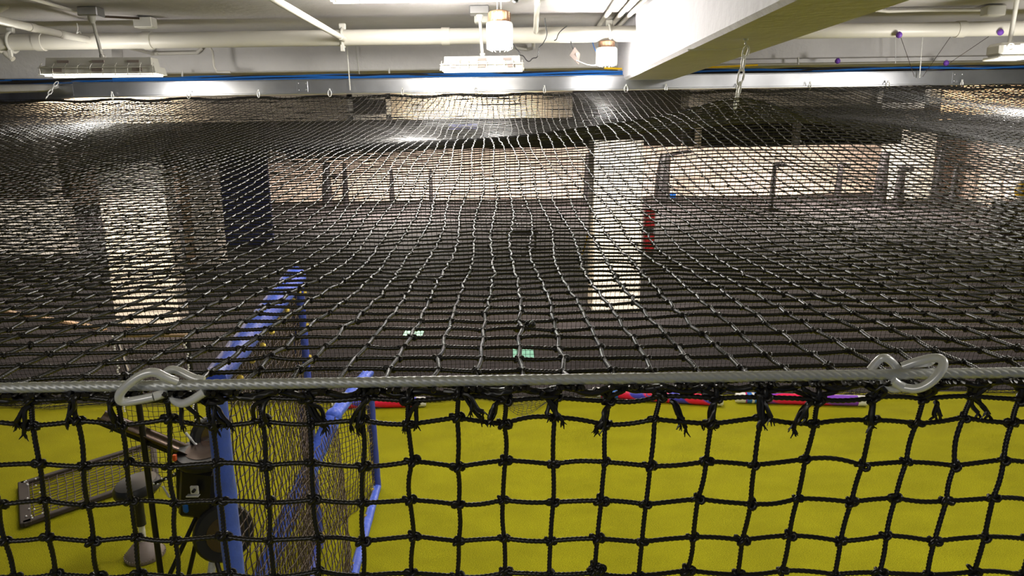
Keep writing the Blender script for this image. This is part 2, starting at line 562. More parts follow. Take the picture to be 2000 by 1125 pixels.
px_slab('wall_bulkhead', -200, 1118, 0, 238, 8.8, 0.4, M['bulk'], CZ, 'pale bulkhead above the hall left of the beam')
px_slab('wall_bulkhead_right', 1345, 1835, 0, 207, 8.8, 0.4, M['bulk'], CZ, 'pale bulkhead above the hall right of the beam')
px_slab('wall_bulkhead_end', 1835, 2200, 0, 232, 9.4, 0.4, M['tan'], CZ, 'tan lit bulkhead at the right end')
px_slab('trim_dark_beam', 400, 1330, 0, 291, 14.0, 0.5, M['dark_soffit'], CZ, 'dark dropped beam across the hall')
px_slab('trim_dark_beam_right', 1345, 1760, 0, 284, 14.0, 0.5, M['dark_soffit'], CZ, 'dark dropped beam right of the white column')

# pillars
def pillar(name, xl, xr, ybase, ytop, m, label, flare=0.0, ztop=None, dep=1.0):
    a = F(xl, ybase); b2 = F(xr, ybase)
    wd = (b2 - a).length
    c = (a + b2) / 2 + Vector((0, wd * dep / 2, 0))
    z1 = ztop or P((xl + xr) / 2, ytop, c.y - wd / 2).z
    mb = MB().box((c.x, c.y, z1 / 2), (wd, wd * dep, z1), bev=0.015)
    if flare:
        mb.lathe((c.x, c.y, z1 - 0.55), [(wd * .55, 0), (wd * .62, .25), (wd * (0.7 + flare), .54), (wd * (0.75 + flare), .56)], 24)
    o = mb.build(name, m)
    return tag(o, label, 'column', kind='structure')


pillar('column', 1157, 1250, 612, 306, M['col_paint'], 'white square column in the middle of the hall', ztop=CZ - 0.95)
pillar('column_left', 228, 350, 636, 240, M['col_paint'], 'wide white column at the left of the hall', dep=.35, ztop=CZ)
pillar('column_left_far', 385, 428, 520, 240, M['col_paint'], 'narrow pale column right of the left column', ztop=CZ)
pillar('column_tan', 366, 384, 520, 240, M['tan'], 'narrow tan post beside the pale column', ztop=CZ - 0.6)
pillar('column_thin_left', 92, 118, 470, 270, M['col_paint'], 'thin pale post at far left', ztop=CZ - 0.5)
pillar('column_right', 1745, 1820, 392, 190, M['col_paint'], 'pale column before the far wall at right', ztop=CZ)
px_slab('trim_post', 533, 548, 0, 292, 13.9, 0.08, M['col_paint'], CZ, 'thin pale post on the dark beam left of the far wall')
px_slab('trim_post_middle', 1357, 1369, 0, 288, 13.9, 0.08, M['col_paint'], CZ, 'thin pale post on the dark beam right of the white column')
px_slab('trim_post_right', 1548, 1562, 0, 285, 13.9, 0.08, M['col_paint'], CZ, 'thin pale post on the dark beam before the far wall')

# navy curtain, low walls
a = F(420, 478); b2 = F(532, 478)
o = MB().box(((a.x + b2.x) / 2, a.y, 1.3), (b2.x - a.x, 0.1, 2.6)).build('curtain', M['navy'])
tag(o, 'dark navy curtain hanging left of the far wall', 'curtain')
a = F(-40, 502); b2 = F(128, 502)
zt = P(60, 392, a.y).z
o = MB().box(((a.x + b2.x) / 2, a.y + .2, zt / 2), (b2.x - a.x, 0.4, zt), bev=.01).build('wall_low', M['col_paint'])
tag(o, 'low white wall at far left of the hall', 'low wall', kind='structure')

# ================================================================== NETS
CY = 0.62
cl = P(-1060, 773.6, CY); cr = P(3060, 711.4, CY)
rp_l = P(135, 188, 5.9)
RAILZ = P(1000, 179, 5.9).z


def interp_u(X, Y):
    ys = np.array([.60, 1.0, 1.5, 2.1, 2.6, 3.0, 3.4, 4.0, 4.7, 5.4, 5.9])
    xs = np.array([-4.8, -3.2, -2, -1, -.4, .2, .7, 1.05, 1.5, 2.2, 3.1, 4.8])
    T = np.array([
        # .60   1.0    1.5    2.1    2.6    3.0    3.4    4.0   4.7   5.4   5.9
        [-.226, -.235, -.245, -.22, -.18, -.14, -.10, -.02, .08, .19, .30],
        [-.226, -.235, -.245, -.22, -.18, -.14, -.10, -.02, .08, .19, .30],
        [-.226, -.235, -.245, -.215, -.17, -.13, -.09, -.02, .07, .20, .31],
        [-.226, -.235, -.245, -.21, -.15, -.10, -.06, -.005, .07, .21, .32],
        [-.226, -.235, -.245, -.20, -.13, -.065, -.03, -.02, .06, .22, .32],
        [-.226, -.235, -.245, -.20, -.12, -.035, .015, -.05, .05, .22, .32],
        [-.226, -.235, -.245, -.20, -.10, .005, .095, -.02, .05, .22, .32],
        [-.226, -.235, -.245, -.20, -.10, .030, .160, .02, .06, .22, .33],
        [-.226, -.235, -.245, -.20, -.12, -.010, .065, .04, .08, .22, .33],
        [-.226, -.235, -.24, -.20, -.15, -.090, -.03, .02, .09, .22, .33],
        [-.226, -.235, -.24, -.20, -.16, -.110, -.05, .02, .10, .23, .34],
        [-.226, -.235, -.24, -.20, -.16, -.110, -.05, .02, .10, .23, .34]])
    fx = np.linspace(-4.8, 4.8, 385); fy = np.linspace(.6, 5.9, 213)
    tmp = np.array([np.interp(fy, ys, T[i]) for i in range(len(xs))])
    g = np.array([np.interp(fx, xs, tmp[:, j]) for j in range(len(fy))]).T   # (fx, fy)
    def blur(a, ax, s):
        k = np.arange(-3 * s, 3 * s + 1); w_ = np.exp(-k ** 2 / (2. * s * s)); w_ /= w_.sum()
        p = np.pad(a, [(3 * s, 3 * s) if i == ax else (0, 0) for i in range(2)], mode='reflect', reflect_type='odd')
        return np.apply_along_axis(lambda q: np.convolve(q, w_, 'valid'), ax, p)
    g = blur(blur(g, 0, 6), 1, 5)
    ix = np.clip((X + 4.8) / 9.6 * 384, 0, 383.999); iy = np.clip((Y - .6) / 5.3 * 212, 0, 211.999)
    x0 = ix.astype(int); y0 = iy.astype(int); ax = ix - x0; ay = iy - y0
    return (g[x0, y0] * (1 - ax) * (1 - ay) + g[x0 + 1, y0] * ax * (1 - ay) + g[x0, y0 + 1] * (1 - ax) * ay + g[x0 + 1, y0 + 1] * ax * ay)


S = 0.0435
cols = np.arange(-110, 111)
rows = np.arange(0, 122)
Yr = 0.632 + rows * (5.86 - 0.632) / (len(rows) - 1)
XX, YY = np.meshgrid(cols * S + 0.008, Yr)
r2_ = rng.normal(0, 1, XX.shape); r3_ = rng.normal(0, 1, XX.shape)
alt = ((cols[None, :] + rows[:, None]) % 2) * 2 - 1
# gentle lateral wander of each strand, gathered a little towards the chain
wander = 0.007 * np.sin(YY * 3.1 + cols[None, :] * 0.35) + 0.006 * np.sin(YY * 7 + cols[None, :])
pull = -0.06 * np.exp(-((XX - 0.4) / 0.8) ** 2) * np.clip((YY - 1.8) / 1.4, 0, 1)
XS = XX + wander * np.clip((YY - .6) / .6, .15, 1) + pull + alt * 0.0018 + r2_ * 0.0012
YS = YY + r3_ * 0.0008 + alt * 0.0015 * ((rows[:, None] % 2) * 2 - 1)
U = interp_u(XS, YS) + 0.0025 * np.sin(XX * 9 + YY * 5) + rng.normal(0, 0.0007, XX.shape)
# scallop where the first row hangs between the ties
U[0] += 0.004 * np.sin(cols * 1.57)
# near the chain tip the net is pulled to a peak
d2 = (XS - 1.06) ** 2 + (YS - 3.42) ** 2
U += 0.035 * np.exp(-d2 / 0.03)
G = np.stack([XS, YS, U + H], -1)
mask = np.abs(XX) < (0.76 * YY + 0.42)
top = empty('overhead_net', (0, 0.62, H - 0.23), 'black knotted rope net stretched overhead from the steel cable to the metal rail', 'net')
bands = [(1.05, 10, 46, 3.4, 0.34, 'full', .012), (1.75, 8, 34, 3.4, 0.34, 'full', .012), (2.6, 6, 18, 2.0, 0.3, 'full', .012), (3.6, 5, 3, 0, 0, 'lo', .01), (99, 4, 2, 0, 0, 'lo', 0)]
V, Q = net(G, mask, 0.00255, bands)
np_mesh('mesh_panel', V, Q, M['net'], top)

# front net, hung from the cable (vertical)
x1 = [-125, -30, 65, 148, 237, 330, 412, 510, 606, 710, 800, 895, 985, 1087, 1185, 1282, 1388, 1488, 1592, 1700, 1790, 1885, 1978, 2075, 2170]
x4 = [-160, -75, 12, 97, 184, 265, 345, 439, 530, 620, 708, 805, 893, 985, 1072, 1162, 1255, 1352, 1450, 1545, 1645, 1733, 1828, 1920, 2015]
# align: column k in row 1 with column k in row 4
x4 = x4[1:] + [2105]
x4 = [-80, 12, 97, 184, 264, 342, 439, 528, 620, 712, 805, 893, 985, 1076, 1165, 1255, 1352, 1450, 1545, 1645, 1733, 1828, 1920, 2012, 2105]
ry = [779, 824, 905, 979, 1053, 1121, 1188, 1252]
ext = 9
x1 = [x1[0] - 92 * k for k in range(ext, 0, -1)] + x1 + [x1[-1] + 92 * k for k in range(1, ext + 1)]
x4 = [x4[0] - 90 * k for k in range(ext, 0, -1)] + x4 + [x4[-1] + 90 * k for k in range(1, ext + 1)]
nc = len(x1)
nrow = 55
Gf = np.zeros((nrow, nc, 3))
for i in range(nrow):
    for j in range(nc):
        if i < len(ry):
            tt = (ry[i] - 824) / (1053 - 824)
            px = x1[j] + (x4[j] - x1[j]) * tt
            py = ry[i] + ((-1) ** (j + ext + (i > 1))) * (7 if i == 1 else (4 if i else 3)) * (1 if 9 < j - ext < 19 or i > 1 else .7)
            px += random.uniform(-4, 4); py += random.uniform(-3, 3) + (px - 1000) * -0.002
            p = P(px, py, CY + 0.004 + 0.008 * math.sin(j * .9 + i * .5))
            Gf[i, j] = p
        else:
            a_ = Gf[i - 1, j]; b_ = Gf[i - 2, j]
            st = Gf[len(ry) - 1, j] - Gf[len(ry) - 2, j]
            Gf[i, j] = a_ + np.array([0.3 * (Gf[7, j][0] - Gf[6, j][0]), 0, -0.0425]) + np.array([random.uniform(-.001, .001), random.uniform(-.002, .002), 0])
Gf[..., 2] = np.maximum(Gf[..., 2], 0.01)
front = empty('front_net', (0, CY, H - 0.25), 'black knotted rope net hanging straight down from the steel cable in the foreground', 'net')
mf = np.ones((nrow, nc), bool)
bandf = [(0.98, 10, 46, 3.4, 0.34, 'full', .02), (1.4, 6, 6, 1.5, .2, 'lo', .02), (99, 4, 2, 0, 0, 'lo', 0)]
V, Q = net(Gf, mf, 0.0025, bandf, knot_r=1.6)
np_mesh('mesh_panel', V, Q, M['net'], front)

# lashings between cable and net edges, with frayed ends
def wob(p, s):
    return Vector(p) + Vector((random.gauss(0, s), random.gauss(0, s), random.gauss(0, s)))


def bez(p, n=8):
    p = [Vector(q) for q in p]
    out = []
    for i in range(n + 1):
        t_ = i / n; q = [v.copy() for v in p]
        while len(q) > 1:
            q = [q[k].lerp(q[k + 1], t_) for k in range(len(q) - 1)]
        out.append(q[0])
    return out


cdir = (cr - cl).normalized()
def cable_at(x):
    return cl + (cr - cl) * ((x - cl.x) / (cr.x - cl.x))


for j in range(nc):
    g0 = Vector(Gf[0, j]); c = cable_at(g0.x)
    # vertical rise from border row to beneath the cable and over to the top net
    k = int(np.argmin(np.abs(G[0, :, 0] - (g0.x + 0.012))))
    tp = Vector(G[0, k])
    mb = MB()
    mb.tube(bez([g0, g0 + Vector((0, -.002, .014)), c + Vector((0, .004, -.013)), c + Vector((0.004, .014, -.006)), tp], 14), 0.0029, 10, lobes=3, turns_per_m=55, amp=.26)
    for q_ in range(3):
        s0 = c + Vector((random.uniform(-.016, .016), random.uniform(0, .008), -.011))
        mb.tube(bez([s0, wob(s0 + Vector((random.uniform(-.02, .02), .002, -.006)), .003), wob(g0 + Vector((random.uniform(-.012, .012), 0, .006)), .003), wob(g0, .002)], 9), 0.0026, 8, lobes=3, turns_per_m=55, amp=.26)
    # wraps hugging the bottom of the cable
    for q_ in range(4):
        x = g0.x + random.uniform(-.028, .028); cc = cable_at(x)
        ring = [cc + Vector((0.003 * math.sin(a_), math.cos(a_) * .0072, math.sin(a_) * .0072 - .0018)) for a_ in np.linspace(math.pi * 1.2, math.pi * 2.1, 10)]
        mb.tube(ring, 0.0022, 8)
    lash = mb.build('lashing', M['net'], front)
    # frayed end
    mb = MB()
    base = g0 + Vector((random.uniform(-.010, .012), -.003, random.uniform(-.004, .004)))
    side = random.choice([-1, 1])
    for q_ in range(random.choice([2, 3, 3])):
        e = base + Vector((side * random.uniform(.002, .018), random.uniform(-.004, .002), -random.uniform(.014, .026)))
        path = bez([base, wob(base + Vector((side * .006, 0, -.002)), .003), wob((base + e) / 2, .004), e], 7)
        mb.tube(path, 0.0023, 7, lobes=3, turns_per_m=55, amp=.26)
        for f_ in range(5):
            e2 = e + Vector((random.uniform(-.005, .005), random.uniform(-.002, .002), -random.uniform(.004, .009)))
            mb.tube([path[-1], (path[-1] + e2) / 2 + Vector((random.uniform(-.001, .001), 0, 0)), e2], [.0011, .0008, .0004], 4)
    mb.build('frayed_end', M['net'], front)
# border rope lying just under the cable
mb = MB()
pts = []
for i in range(480):
    x = cl.x + 0.02 + (cr.x - cl.x - .04) * i / 479
    c = cable_at(x)
    pts.append(c + Vector((0, .006 + .003 * math.sin(i * .31), -.0125 + .0022 * math.sin(i * .55 + 1))))
mb.tube(pts, 0.0036, 9, lobes=3, turns_per_m=55, amp=.26)
mb.build('border_rope', M['net'], front)
# a stray rope knot on the top net and one at the foot of the picture
for (px, py, Y) in ((1018, 640, .86), (1030, 637, .865), (1165, 1110, CY - .004)):
    p = P(px, py, Y)
    V, Q = knots(np.array([tuple(p)] * 3) + rng.normal(0, .0025, (3, 3)), 0.0034, KV, KQ)
    np_mesh('extra_knot', V, Q, M['net'], front if py > 700 else top)

# steel cable
mb = MB()
n = 2600
pts = [cl + (cr - cl) * (i / n) for i in range(n + 1)]
mb.tube(pts, 0.0050, 24, lobes=6, turns_per_m=22, amp=.13)
o = mb.build('steel_cable', M['cable'], None, ang=80)
tag(o, 'thick twisted grey steel cable crossing the picture in the foreground', 'cable')

# snap links on the cable
def link_obj(nm, paths, label):
    r = empty(nm, paths[0][1][0], label, 'snap link', None)
    for (pn, pts, rad, cl_) in paths:
        # smooth polyline
        q = [Vector(p) for p in pts]
        for _ in range(3):
            if cl_:
                q = [v for i in range(len(q)) for v in (q[i].lerp(q[(i + 1) % len(q)], .25), q[i].lerp(q[(i + 1) % len(q)], .75))]
            else:
                q = [q[0]] + [v for i in range(len(q) - 1) for v in (q[i].lerp(q[i + 1], .25), q[i].lerp(q[i + 1], .75))] + [q[-1]]
        MB().tube(q, rad, 12, closed=cl_).build(pn, M['zinc'], r)
    return r


def PP(l):
    return [P(x, y, CY + d) for (x, y, d) in l]


link_obj('snap_link', [
    ('hook', PP([(345, 745, -.004), (322, 737, -.010), (302, 725, -.013), (275, 732, -.014), (248, 752, -.016), (231, 772, -.016), (236, 786, -.013), (262, 783, -.010), (300, 775, -.007)]), .0040, False),
    ('gate', PP([(300, 775, -.007), (314, 771, -.004), (322, 767, 0)]), .0042, False)], 'zinc snap link hooked round the cable at the left')
link_obj('snap_link', [
    ('hook', PP([(318, 740, .012), (328, 722, .012), (345, 722, .010), (368, 734, .008), (388, 742, .006)]), .0038, False),
    ('shank', PP([(326, 764, .010), (335, 776, .004), (352, 790, -.002), (372, 784, -.004), (399, 766, -.004)]), .0040, False),
    ('gate', PP([(384, 740, .006), (398, 744, .006)]), .0042, False)], 'zinc snap link chained right of the left link')
link_obj('snap_link', [
    ('hook', PP([(1762, 716, .008), (1790, 706, .004), (1828, 697, -.006), (1845, 705, -.012), (1838, 726, -.016), (1815, 750, -.016), (1790, 761, -.012), (1765, 757, -.006)]), .0040, False),
    ('inner_bar', PP([(1762, 718, .010), (1785, 714, .010), (1815, 712, .006), (1822, 706, .0)]), .0022, False),
    ('gate', PP([(1768, 758, -.006), (1752, 750, -.004), (1742, 742, -.004)]), .0044, False)], 'big zinc snap link hooked round the cable at the right')
link_obj('snap_link', [
    ('hook', PP([(1700, 722, .010), (1714, 705, .008), (1725, 697, .006), (1740, 704, .006), (1756, 724, .010), (1760, 735, .014)]), .0038, False),
    ('shank', PP([(1712, 742, .010), (1724, 752, .006), (1742, 762, .004), (1758, 760, .006), (1766, 750, .010)]), .0030, False)], 'zinc snap link chained left of the big right link')

# back net of the cage
nB = 66
colsB = np.arange(-118, 119)
zt_ = RAILZ - 0.02
GB = np.zeros((nB + 14, len(colsB), 3))
for i in range(nB + 14):
    if i <= nB:
        tt = i / nB
        y = 5.93 + (yb - 0.02 - 5.93) * tt ** 1.0
        z = zt_ * (1 - tt) + 0.012
        fold = 0.03 * np.sin(colsB * .13 + 1.0) * tt
        GB[i, :, 0] = colsB * S + 0.006 * np.sin(i * .3 + colsB * .2)
        GB[i, :, 1] = y + fold
        GB[i, :, 2] = z
    else:
        s_ = (i - nB) / 13
        wv = 0.10 + 0.05 * np.sin(colsB * .11) + .03 * np.sin(colsB * .29 + 1) + 0.38 * np.exp(-((colsB - 2) / 5.) ** 2)
        GB[i, :, 0] = colsB * S + 0.01 * np.sin(i + colsB)
        GB[i, :, 1] = yb - 0.02 - wv * s_ + 0.03 * np.sin(colsB * .13 + 1.0)
        GB[i, :, 2] = 0.012 + 0.03 * np.abs(np.sin(s_ * 6 + colsB * .3)) * (1 - s_ * .5)
back = empty('back_net', (0, 5.93, RAILZ), 'black net wall hanging from the metal rail to the far edge of the turf', 'net')
V, Q = net(GB[:nB + 1], np.ones((nB + 1, len(colsB)), bool), 0.0021, [(99, 4, 2, 0, 0, None, 0)])
np_mesh('mesh_panel', V, Q, M['net_far'], back)
V, Q = net(GB[nB:], np.ones((14, len(colsB)), bool), 0.0021, [(99, 4, 2, 0, 0, None, 0)])
np_mesh('loose_skirt', V, Q, M['net_far'], back)
mb = MB(); mb.tube([(x * S, 5.93, RAILZ - .022 + .008 * math.sin(x * .5)) for x in range(-118, 119)], 0.012, 6)
mb.build('head_rope', M['net_far'], back)

# ================================================================== RAIL
ra = empty('net_rail', (0, 5.95, RAILZ), 'long shiny aluminium rail carrying the far edge of the net', 'rail')
xl = P(138, 188, 5.9).x
MB().box(((xl + 5.2) / 2, 5.95, RAILZ + 0.062), (5.2 - xl, 0.012, 0.10), bev=.002).build('web', M['alu'], ra, ang=20)
MB().box(((xl + 5.2) / 2, 5.935, RAILZ + 0.008), (5.2 - xl, 0.05, 0.014), bev=.003).build('flange', M['alu'], ra, ang=20)
MB().box(((xl + 5.2) / 2, 5.97, RAILZ + 0.116), (5.2 - xl, 0.05, 0.008), bev=.003).build('flange', M['alu'], ra, ang=20)
for px in (590, 1870):
    p = P(px, 165, 5.94)
    q = MB()
    q.box((p.x, 5.942, RAILZ + .062), (.09, .006, .085), bev=.002)
    for dx in (-.03, .03):
        for dz in (-.025, .025):
            q.lathe((p.x + dx, 5.937, RAILZ + .062 + dz), [(.006, 0), (.006, .004), (.002, .006)], 8, (0, -1, 0))
    q.build('splice_plate', M['alu'], ra, ang=20)
# angled rail at the left corner
ra2 = empty('net_rail', (xl, 5.95, RAILZ), 'short aluminium rail turning away at the left corner', 'rail')
e1 = Vector((xl, 5.95, RAILZ + .06)); e2 = P(-60, 182, 7.6)
e2 = Vector((e2.x, 7.6, RAILZ + .06)); dv = e2 - e1; R_ = Matrix.Rotation(math.atan2(dv.y, dv.x), 3, 'Z')
MB().box((e1 + e2) / 2, (dv.length, .012, .10), R_, .002).build('web', M['alu'], ra2, ang=20)
MB().box((e1 + e2) / 2 - Vector((0, 0, .052)), (dv.length, .05, .012), R_, .002).build('flange', M['alu'], ra2, ang=20)

# snap hooks on the rail
for i, px in enumerate([222, 370, 506, 645, 787, 930, 1063, 1222, 1300, 1440, 1580, 1732, 1876]):
    p = P(px, 180 - (px - 1000) * .014, 5.92)
    z0 = RAILZ + .02
    q = MB()
    q.tube([(p.x + .014 * math.cos(a_) * (1 if i % 2 else .6), 5.905, z0 - .012 + .026 * math.sin(a_)) for a_ in np.linspace(0, 6.283, 14)[:-1]], .0035, 6, closed=True)
    q.box((p.x, 5.905, z0 + .018), (.012, .01, .014), bev=.002)
    o = q.build('snap_hook', M['zinc'])
    o['group'] = 'snap hooks along the rail'
    tag(o, ['zinc snap hook nearest the left corner of the rail', 'second zinc snap hook from the left corner of the rail', 'third zinc snap hook along the rail from the left', 'zinc snap hook on the rail just left of the long hanger rod', 'zinc snap hook on the rail above the right edge of the left vent', 'zinc snap hook on the rail below the middle light fitting', 'zinc snap hook on the rail right of the middle light fitting', 'zinc snap hook on the rail at the foot of the beam', 'zinc snap hook on the rail under the beam', 'zinc snap hook on the rail behind the hanging chain', 'zinc snap hook on the rail right of the hanging chain', 'zinc snap hook on the rail near the right vent', 'rightmost zinc snap hook on the rail'][i], 'hook')

# small chain by the left corner
def chain(nm, p0, p1, n, rad, wlk, m, label, cat='chain', sway=0.0):
    r = empty(nm, p0, label, cat)
    p0 = Vector(p0); p1 = Vector(p1); d = (p1 - p0)
    L = d.length / n
    dn = d.normalized()
    a = dn.cross(Vector((0, 1, 0))).normalized(); b = dn.cross(a)
    for i in range(n):
        c = p0 + d * ((i + .5) / n) + a * (sway * math.sin(i * 2.1))
        w_ = a if i % 2 == 0 else (a * .5 + b * .86)
        tilt = (dn + a * random.uniform(-.18, .18)).normalized()
        h = L * .5 + rad
        pts = []
        for q_ in range(18):
            t_ = 2 * math.pi * q_ / 18
            pts.append(c + tilt * (h * math.copysign(abs(math.cos(t_)) ** .8, math.cos(t_))) + w_ * (wlk * math.sin(t_)))
        MB().tube(pts, rad, 8, closed=True).build('link', m, r)
    return r


chain('chain', P(112, 160, 6.0), P(90, 192, 5.9), 4, .004, .012, M['zinc'], 'short slack chain hanging from the rail at the left corner')

# suspension chain of white links from the beam to the net
cp0 = P(1456, 84, 3.42); cp0 = Vector((cp0.x, cp0.y, BZ + 0.0))
cp1 = P(1438, 213, 3.42)
ch = empty('hanging_chain', cp0, 'chain of pale zinc quick links hanging from the beam down to the net', 'chain')
c0, c1 = cp0, cp1
wp = [P(1457, 100, 3.42), P(1455, 128, 3.42), P(1447, 160, 3.42), P(1440, 188, 3.42), P(1437, 213, 3.42)]
q = MB(); q.lathe(cp0 + Vector((0, 0, .004)), [(.012, 0), (.012, -.012), (.005, -.016), (.005, -.03)], 12); q.build('eye_bolt', M['zinc'], ch)
starts = [(1462, 96), (1455, 112), (1450, 142), (1441, 166), (1438, 190)]
lk = [((1460, 90), (1452, 112), 8), ((1453, 108), (1449, 138), 4), ((1450, 133), (1443, 166), 8), ((1446, 160), (1439, 192), 4), ((1440, 186), (1435, 213), 4.5)]
for (aa, bb, wpx) in lk:
    A_ = P(*aa, 3.42); B_ = P(*bb, 3.42); d = (B_ - A_); dn = d.normalized()
    s_ = wpx * 3.4 / FPX
    ax = Vector((1, .5, 0)).normalized(); ax = (ax - dn * ax.dot(dn)).normalized()
    c = (A_ + B_) / 2
    pts = []
    for q_ in range(20):
        t_ = 2 * math.pi * q_ / 20
        pts.append(c + dn * (d.length * .5 * math.copysign(abs(math.cos(t_)) ** .75, math.cos(t_))) + ax * (s_ * .8 * math.sin(t_)))
    l_ = MB().tube(pts, .0042, 9, closed=True).build('link', M['white'], ch)
    MB().tube([c + ax * s_ * .8 - dn * .012, c + ax * s_ * .8 + dn * .012], .0068, 8).build('locking_nut', M['white'], l_)
# cord from the beam edge to the chain
o = MB().tube(bez([P(1343, 97, 3.42), P(1400, 98, 3.42), P(1450, 95, 3.42)], 8), .0022, 6).build('cord', M['white'])
tag(o, 'thin white cord stretched under the beam to the hanging chain', 'cord')

# ================================================================== PIPES AND CABLES UNDER THE CEILING
def lerp_px(a, b, Ya, Yb, n=2):
    A_ = P(*a, Ya); B_ = P(*b, Yb)
    return [A_.lerp(B_, i / (n - 1)) for i in range(n)]


def pipe(name, pts, r, label, m=None, cat='pipe', joints=(), jr=1.12, sides=20):
    rt = empty(name, pts[0], label, cat)
    m = m or M['pipe']
    MB().tube(pts, r, sides).build('run', m, rt)
    for j in joints:
        i = int(j * (len(pts) - 1)); f_ = j * (len(pts) - 1) - i
        i2 = min(i + 1, len(pts) - 1)
        c = Vector(pts[i]).lerp(Vector(pts[i2]), f_)
        d = (Vector(pts[i2]) - Vector(pts[i if i2 != i else i - 1])).normalized()
        MB().tube([c - d * .03, c + d * .03], r * jr, sides).build('coupling', m, rt)
    return rt


PY = 5.45
pa = P(20, 83, PY); pb = P(1226, 66, PY)
zp = (pa.z + pb.z) / 2
mp_ = pipe('large_pipe', [(P(-80, 83, PY).x, PY, zp), (bl.x - .001, PY, zp)], .056, 'thick cream pipe running along the ceiling left of the beam', joints=(.12, .28, .72))
mp2 = pipe('large_pipe', [(br.x + .001, PY, zp), (5.2, PY, zp)], .052, 'thick cream pipe running along the ceiling right of the beam', joints=(.5,))
# hangers on the pipe
def clamp(parent, px, py, rad):
    x = P(px, py, PY).x
    q = MB(); q.tube([(x, PY + rad * math.cos(a_), zp + rad * math.sin(a_)) for a_ in np.linspace(0, 6.283, 25)[:-1]], .010, 8, closed=True)
    q.box((x, PY - rad * .6, zp - rad - .01), (.03, .02, .05), bev=.004)
    q.box((x, PY, zp + rad + .012), (.05, .03, .045), bev=.006)
    q.build('pipe_clamp', M['white_metal'], parent)


clamp(mp_, 24, 80, .068); clamp(mp_, 670, 73, .064); clamp(mp_, 1190, 66, .064)
# depth-wise pipes
def dpipe(name, a, b, r, z, Y1, label, ext=3.0, **k):
    """pipe running away along y under the ceiling: far end at pixel b"""
    B_ = P(*b, Y1)
    A_ = Vector((B_.x, Y1 - ext, B_.z))
    return pipe(name, [A_, B_], r, label, **k)


dpipe('sprinkler_pipe', None, (671, 76), .020, 0, PY - .07, 'white sprinkler pipe slanting up to the large pipe left of centre', joints=(.97,))
dpipe('sprinkler_pipe', None, (170, 78), .024, 0, PY - .08, 'white pipe meeting the large pipe above the left light fitting', joints=(.8, .9))
c1_ = P(165, 24, 5.1)
c2_ = P(390, 98, 6.1)
pipe('conduit', [(c1_.x, 2.2, CZ - .02), (c1_.x, 5.0, CZ - .02)], .010, 'thin white conduit under the slab feeding the left light box', sides=10)
pipe('conduit', [(P(205, 40, 5.3).x, 5.2, CZ - .02), (P(275, 58, 5.3).x, 5.3, CZ - .022)], .008, 'short dark conduit between two boxes at the left', M['gloss_metal'], sides=10)
pipe('conduit', [P(222, 86, 5.5), P(300, 105, 6.27), P(385, 103, 6.27), P(390, 98, 6.27)], .014, 'thin pipe with an elbow below the large pipe at the left', joints=(.34, .95), sides=12)
pipe('conduit', [P(408, 90, 6.1), P(415, 100, 6.1), P(418, 130, 6.1), P(424, 141, 6.1), P(450, 141, 6.1)], .010, 'small bent conduit on the cross beam left of centre', sides=10)
pipe('conduit', [P(1052, -30, 4.7), P(1046, 62, 5.35)], .018, 'white conduit coming down to the large pipe right of the lit lamp', joints=(.35,), sides=12)
pipe('conduit', [P(1042, 70, 5.55), P(1042, 94, 6.2), P(1030, 97, 6.27), P(1000, 92, 6.27)], .014, 'short bent conduit below the large pipe right of the lit lamp', sides=12)
for i, (a_, b_) in enumerate([((1210, -10), (1182, 36)), ((1243, -10), (1206, 38)), ((1268, -10), (1222, 42))]):
    pp = P(*b_, 5.6)
    pipe('conduit', [(P(*a_, 4.7).x, 4.5, CZ - .024), (pp.x, 6.2, CZ - .024)], .017, ['leftmost', 'middle', 'rightmost'][i] + ' of three white conduits beside the overhead beam', joints=(.45,), sides=12)
pipe('conduit', [P(1690, 18, 5.4), P(1735, 22, 5.4), P(1800, 20, 5.4), P(1925, 19, 5.4)], .012, 'thin white conduit above the large pipe at the right', sides=10)
pipe('drain_pipe', [P(-40, 88, 5.5), P(6, 100, 5.6), P(26, 116, 5.6)], .02, 'small branch pipe with a tee below the clamp at far left', joints=(.8,), sides=12)
pipe('elbow_pipe', [P(-15, 12, 4.9), P(4, 14, 4.9), P(11, 10, 4.9), P(12, -20, 4.9)], .022, 'white elbow pipe in the top left corner', joints=(.35,), sides=14)
# lower run behind the rail
pipe('duct_pipe', [P(300, 140, 6.45), P(1140, 127, 6.45)], .034, 'dark brown pipe behind the rail below the cross beam', M['brown_duct'])
pipe('duct_pipe', [P(1400, 128, 6.45), P(2060, 113, 6.45)], .03, 'pale pipe behind the rail at the right', M['white_metal'])

# cable tray behind the rail
tr = empty('cable_tray', (0, 6.2, RAILZ + .13), 'shallow metal cable tray behind the rail', 'cable tray')
MB().box((0.2, 6.12, RAILZ + .115), (9.2, .22, .006)).build('tray_floor', M['alu'], tr)
for i in range(12):
    amp = random.uniform(.008, .03); ph = random.uniform(0, 6)
    y0 = 6.02 + .018 * (i % 6); z0 = RAILZ + .126 + .010 * (i // 6)
    xs_ = np.linspace(-4.2 if i % 3 else -3.2, 4.9 if i % 4 else 1.0, 90)
    pts = [(x, y0 + .01 * math.sin(x * 2 + ph), z0 + abs(amp * math.sin(x * (1.3 + .2 * i) + ph))) for x in xs_]
    blk = i in (1, 2, 5, 7, 10)
    o = MB().tube(pts, .0075, 6).build('network_cable', M['black_cable'] if blk else M['blue_cable'])
    o['group'] = 'black cables in the tray' if blk else 'blue cables in the tray'
    tag(o, 'thin black cable lying among the blue ones behind the rail' if blk else 'blue network cable lying in the tray behind the rail', 'cable')
o = MB().tube([P(1180, 133, 6.05), P(1230, 135, 6.05), P(1400, 131, 6.0), P(1480, 127, 6.0)], .008, 6).build('network_cable', M['yellow'])
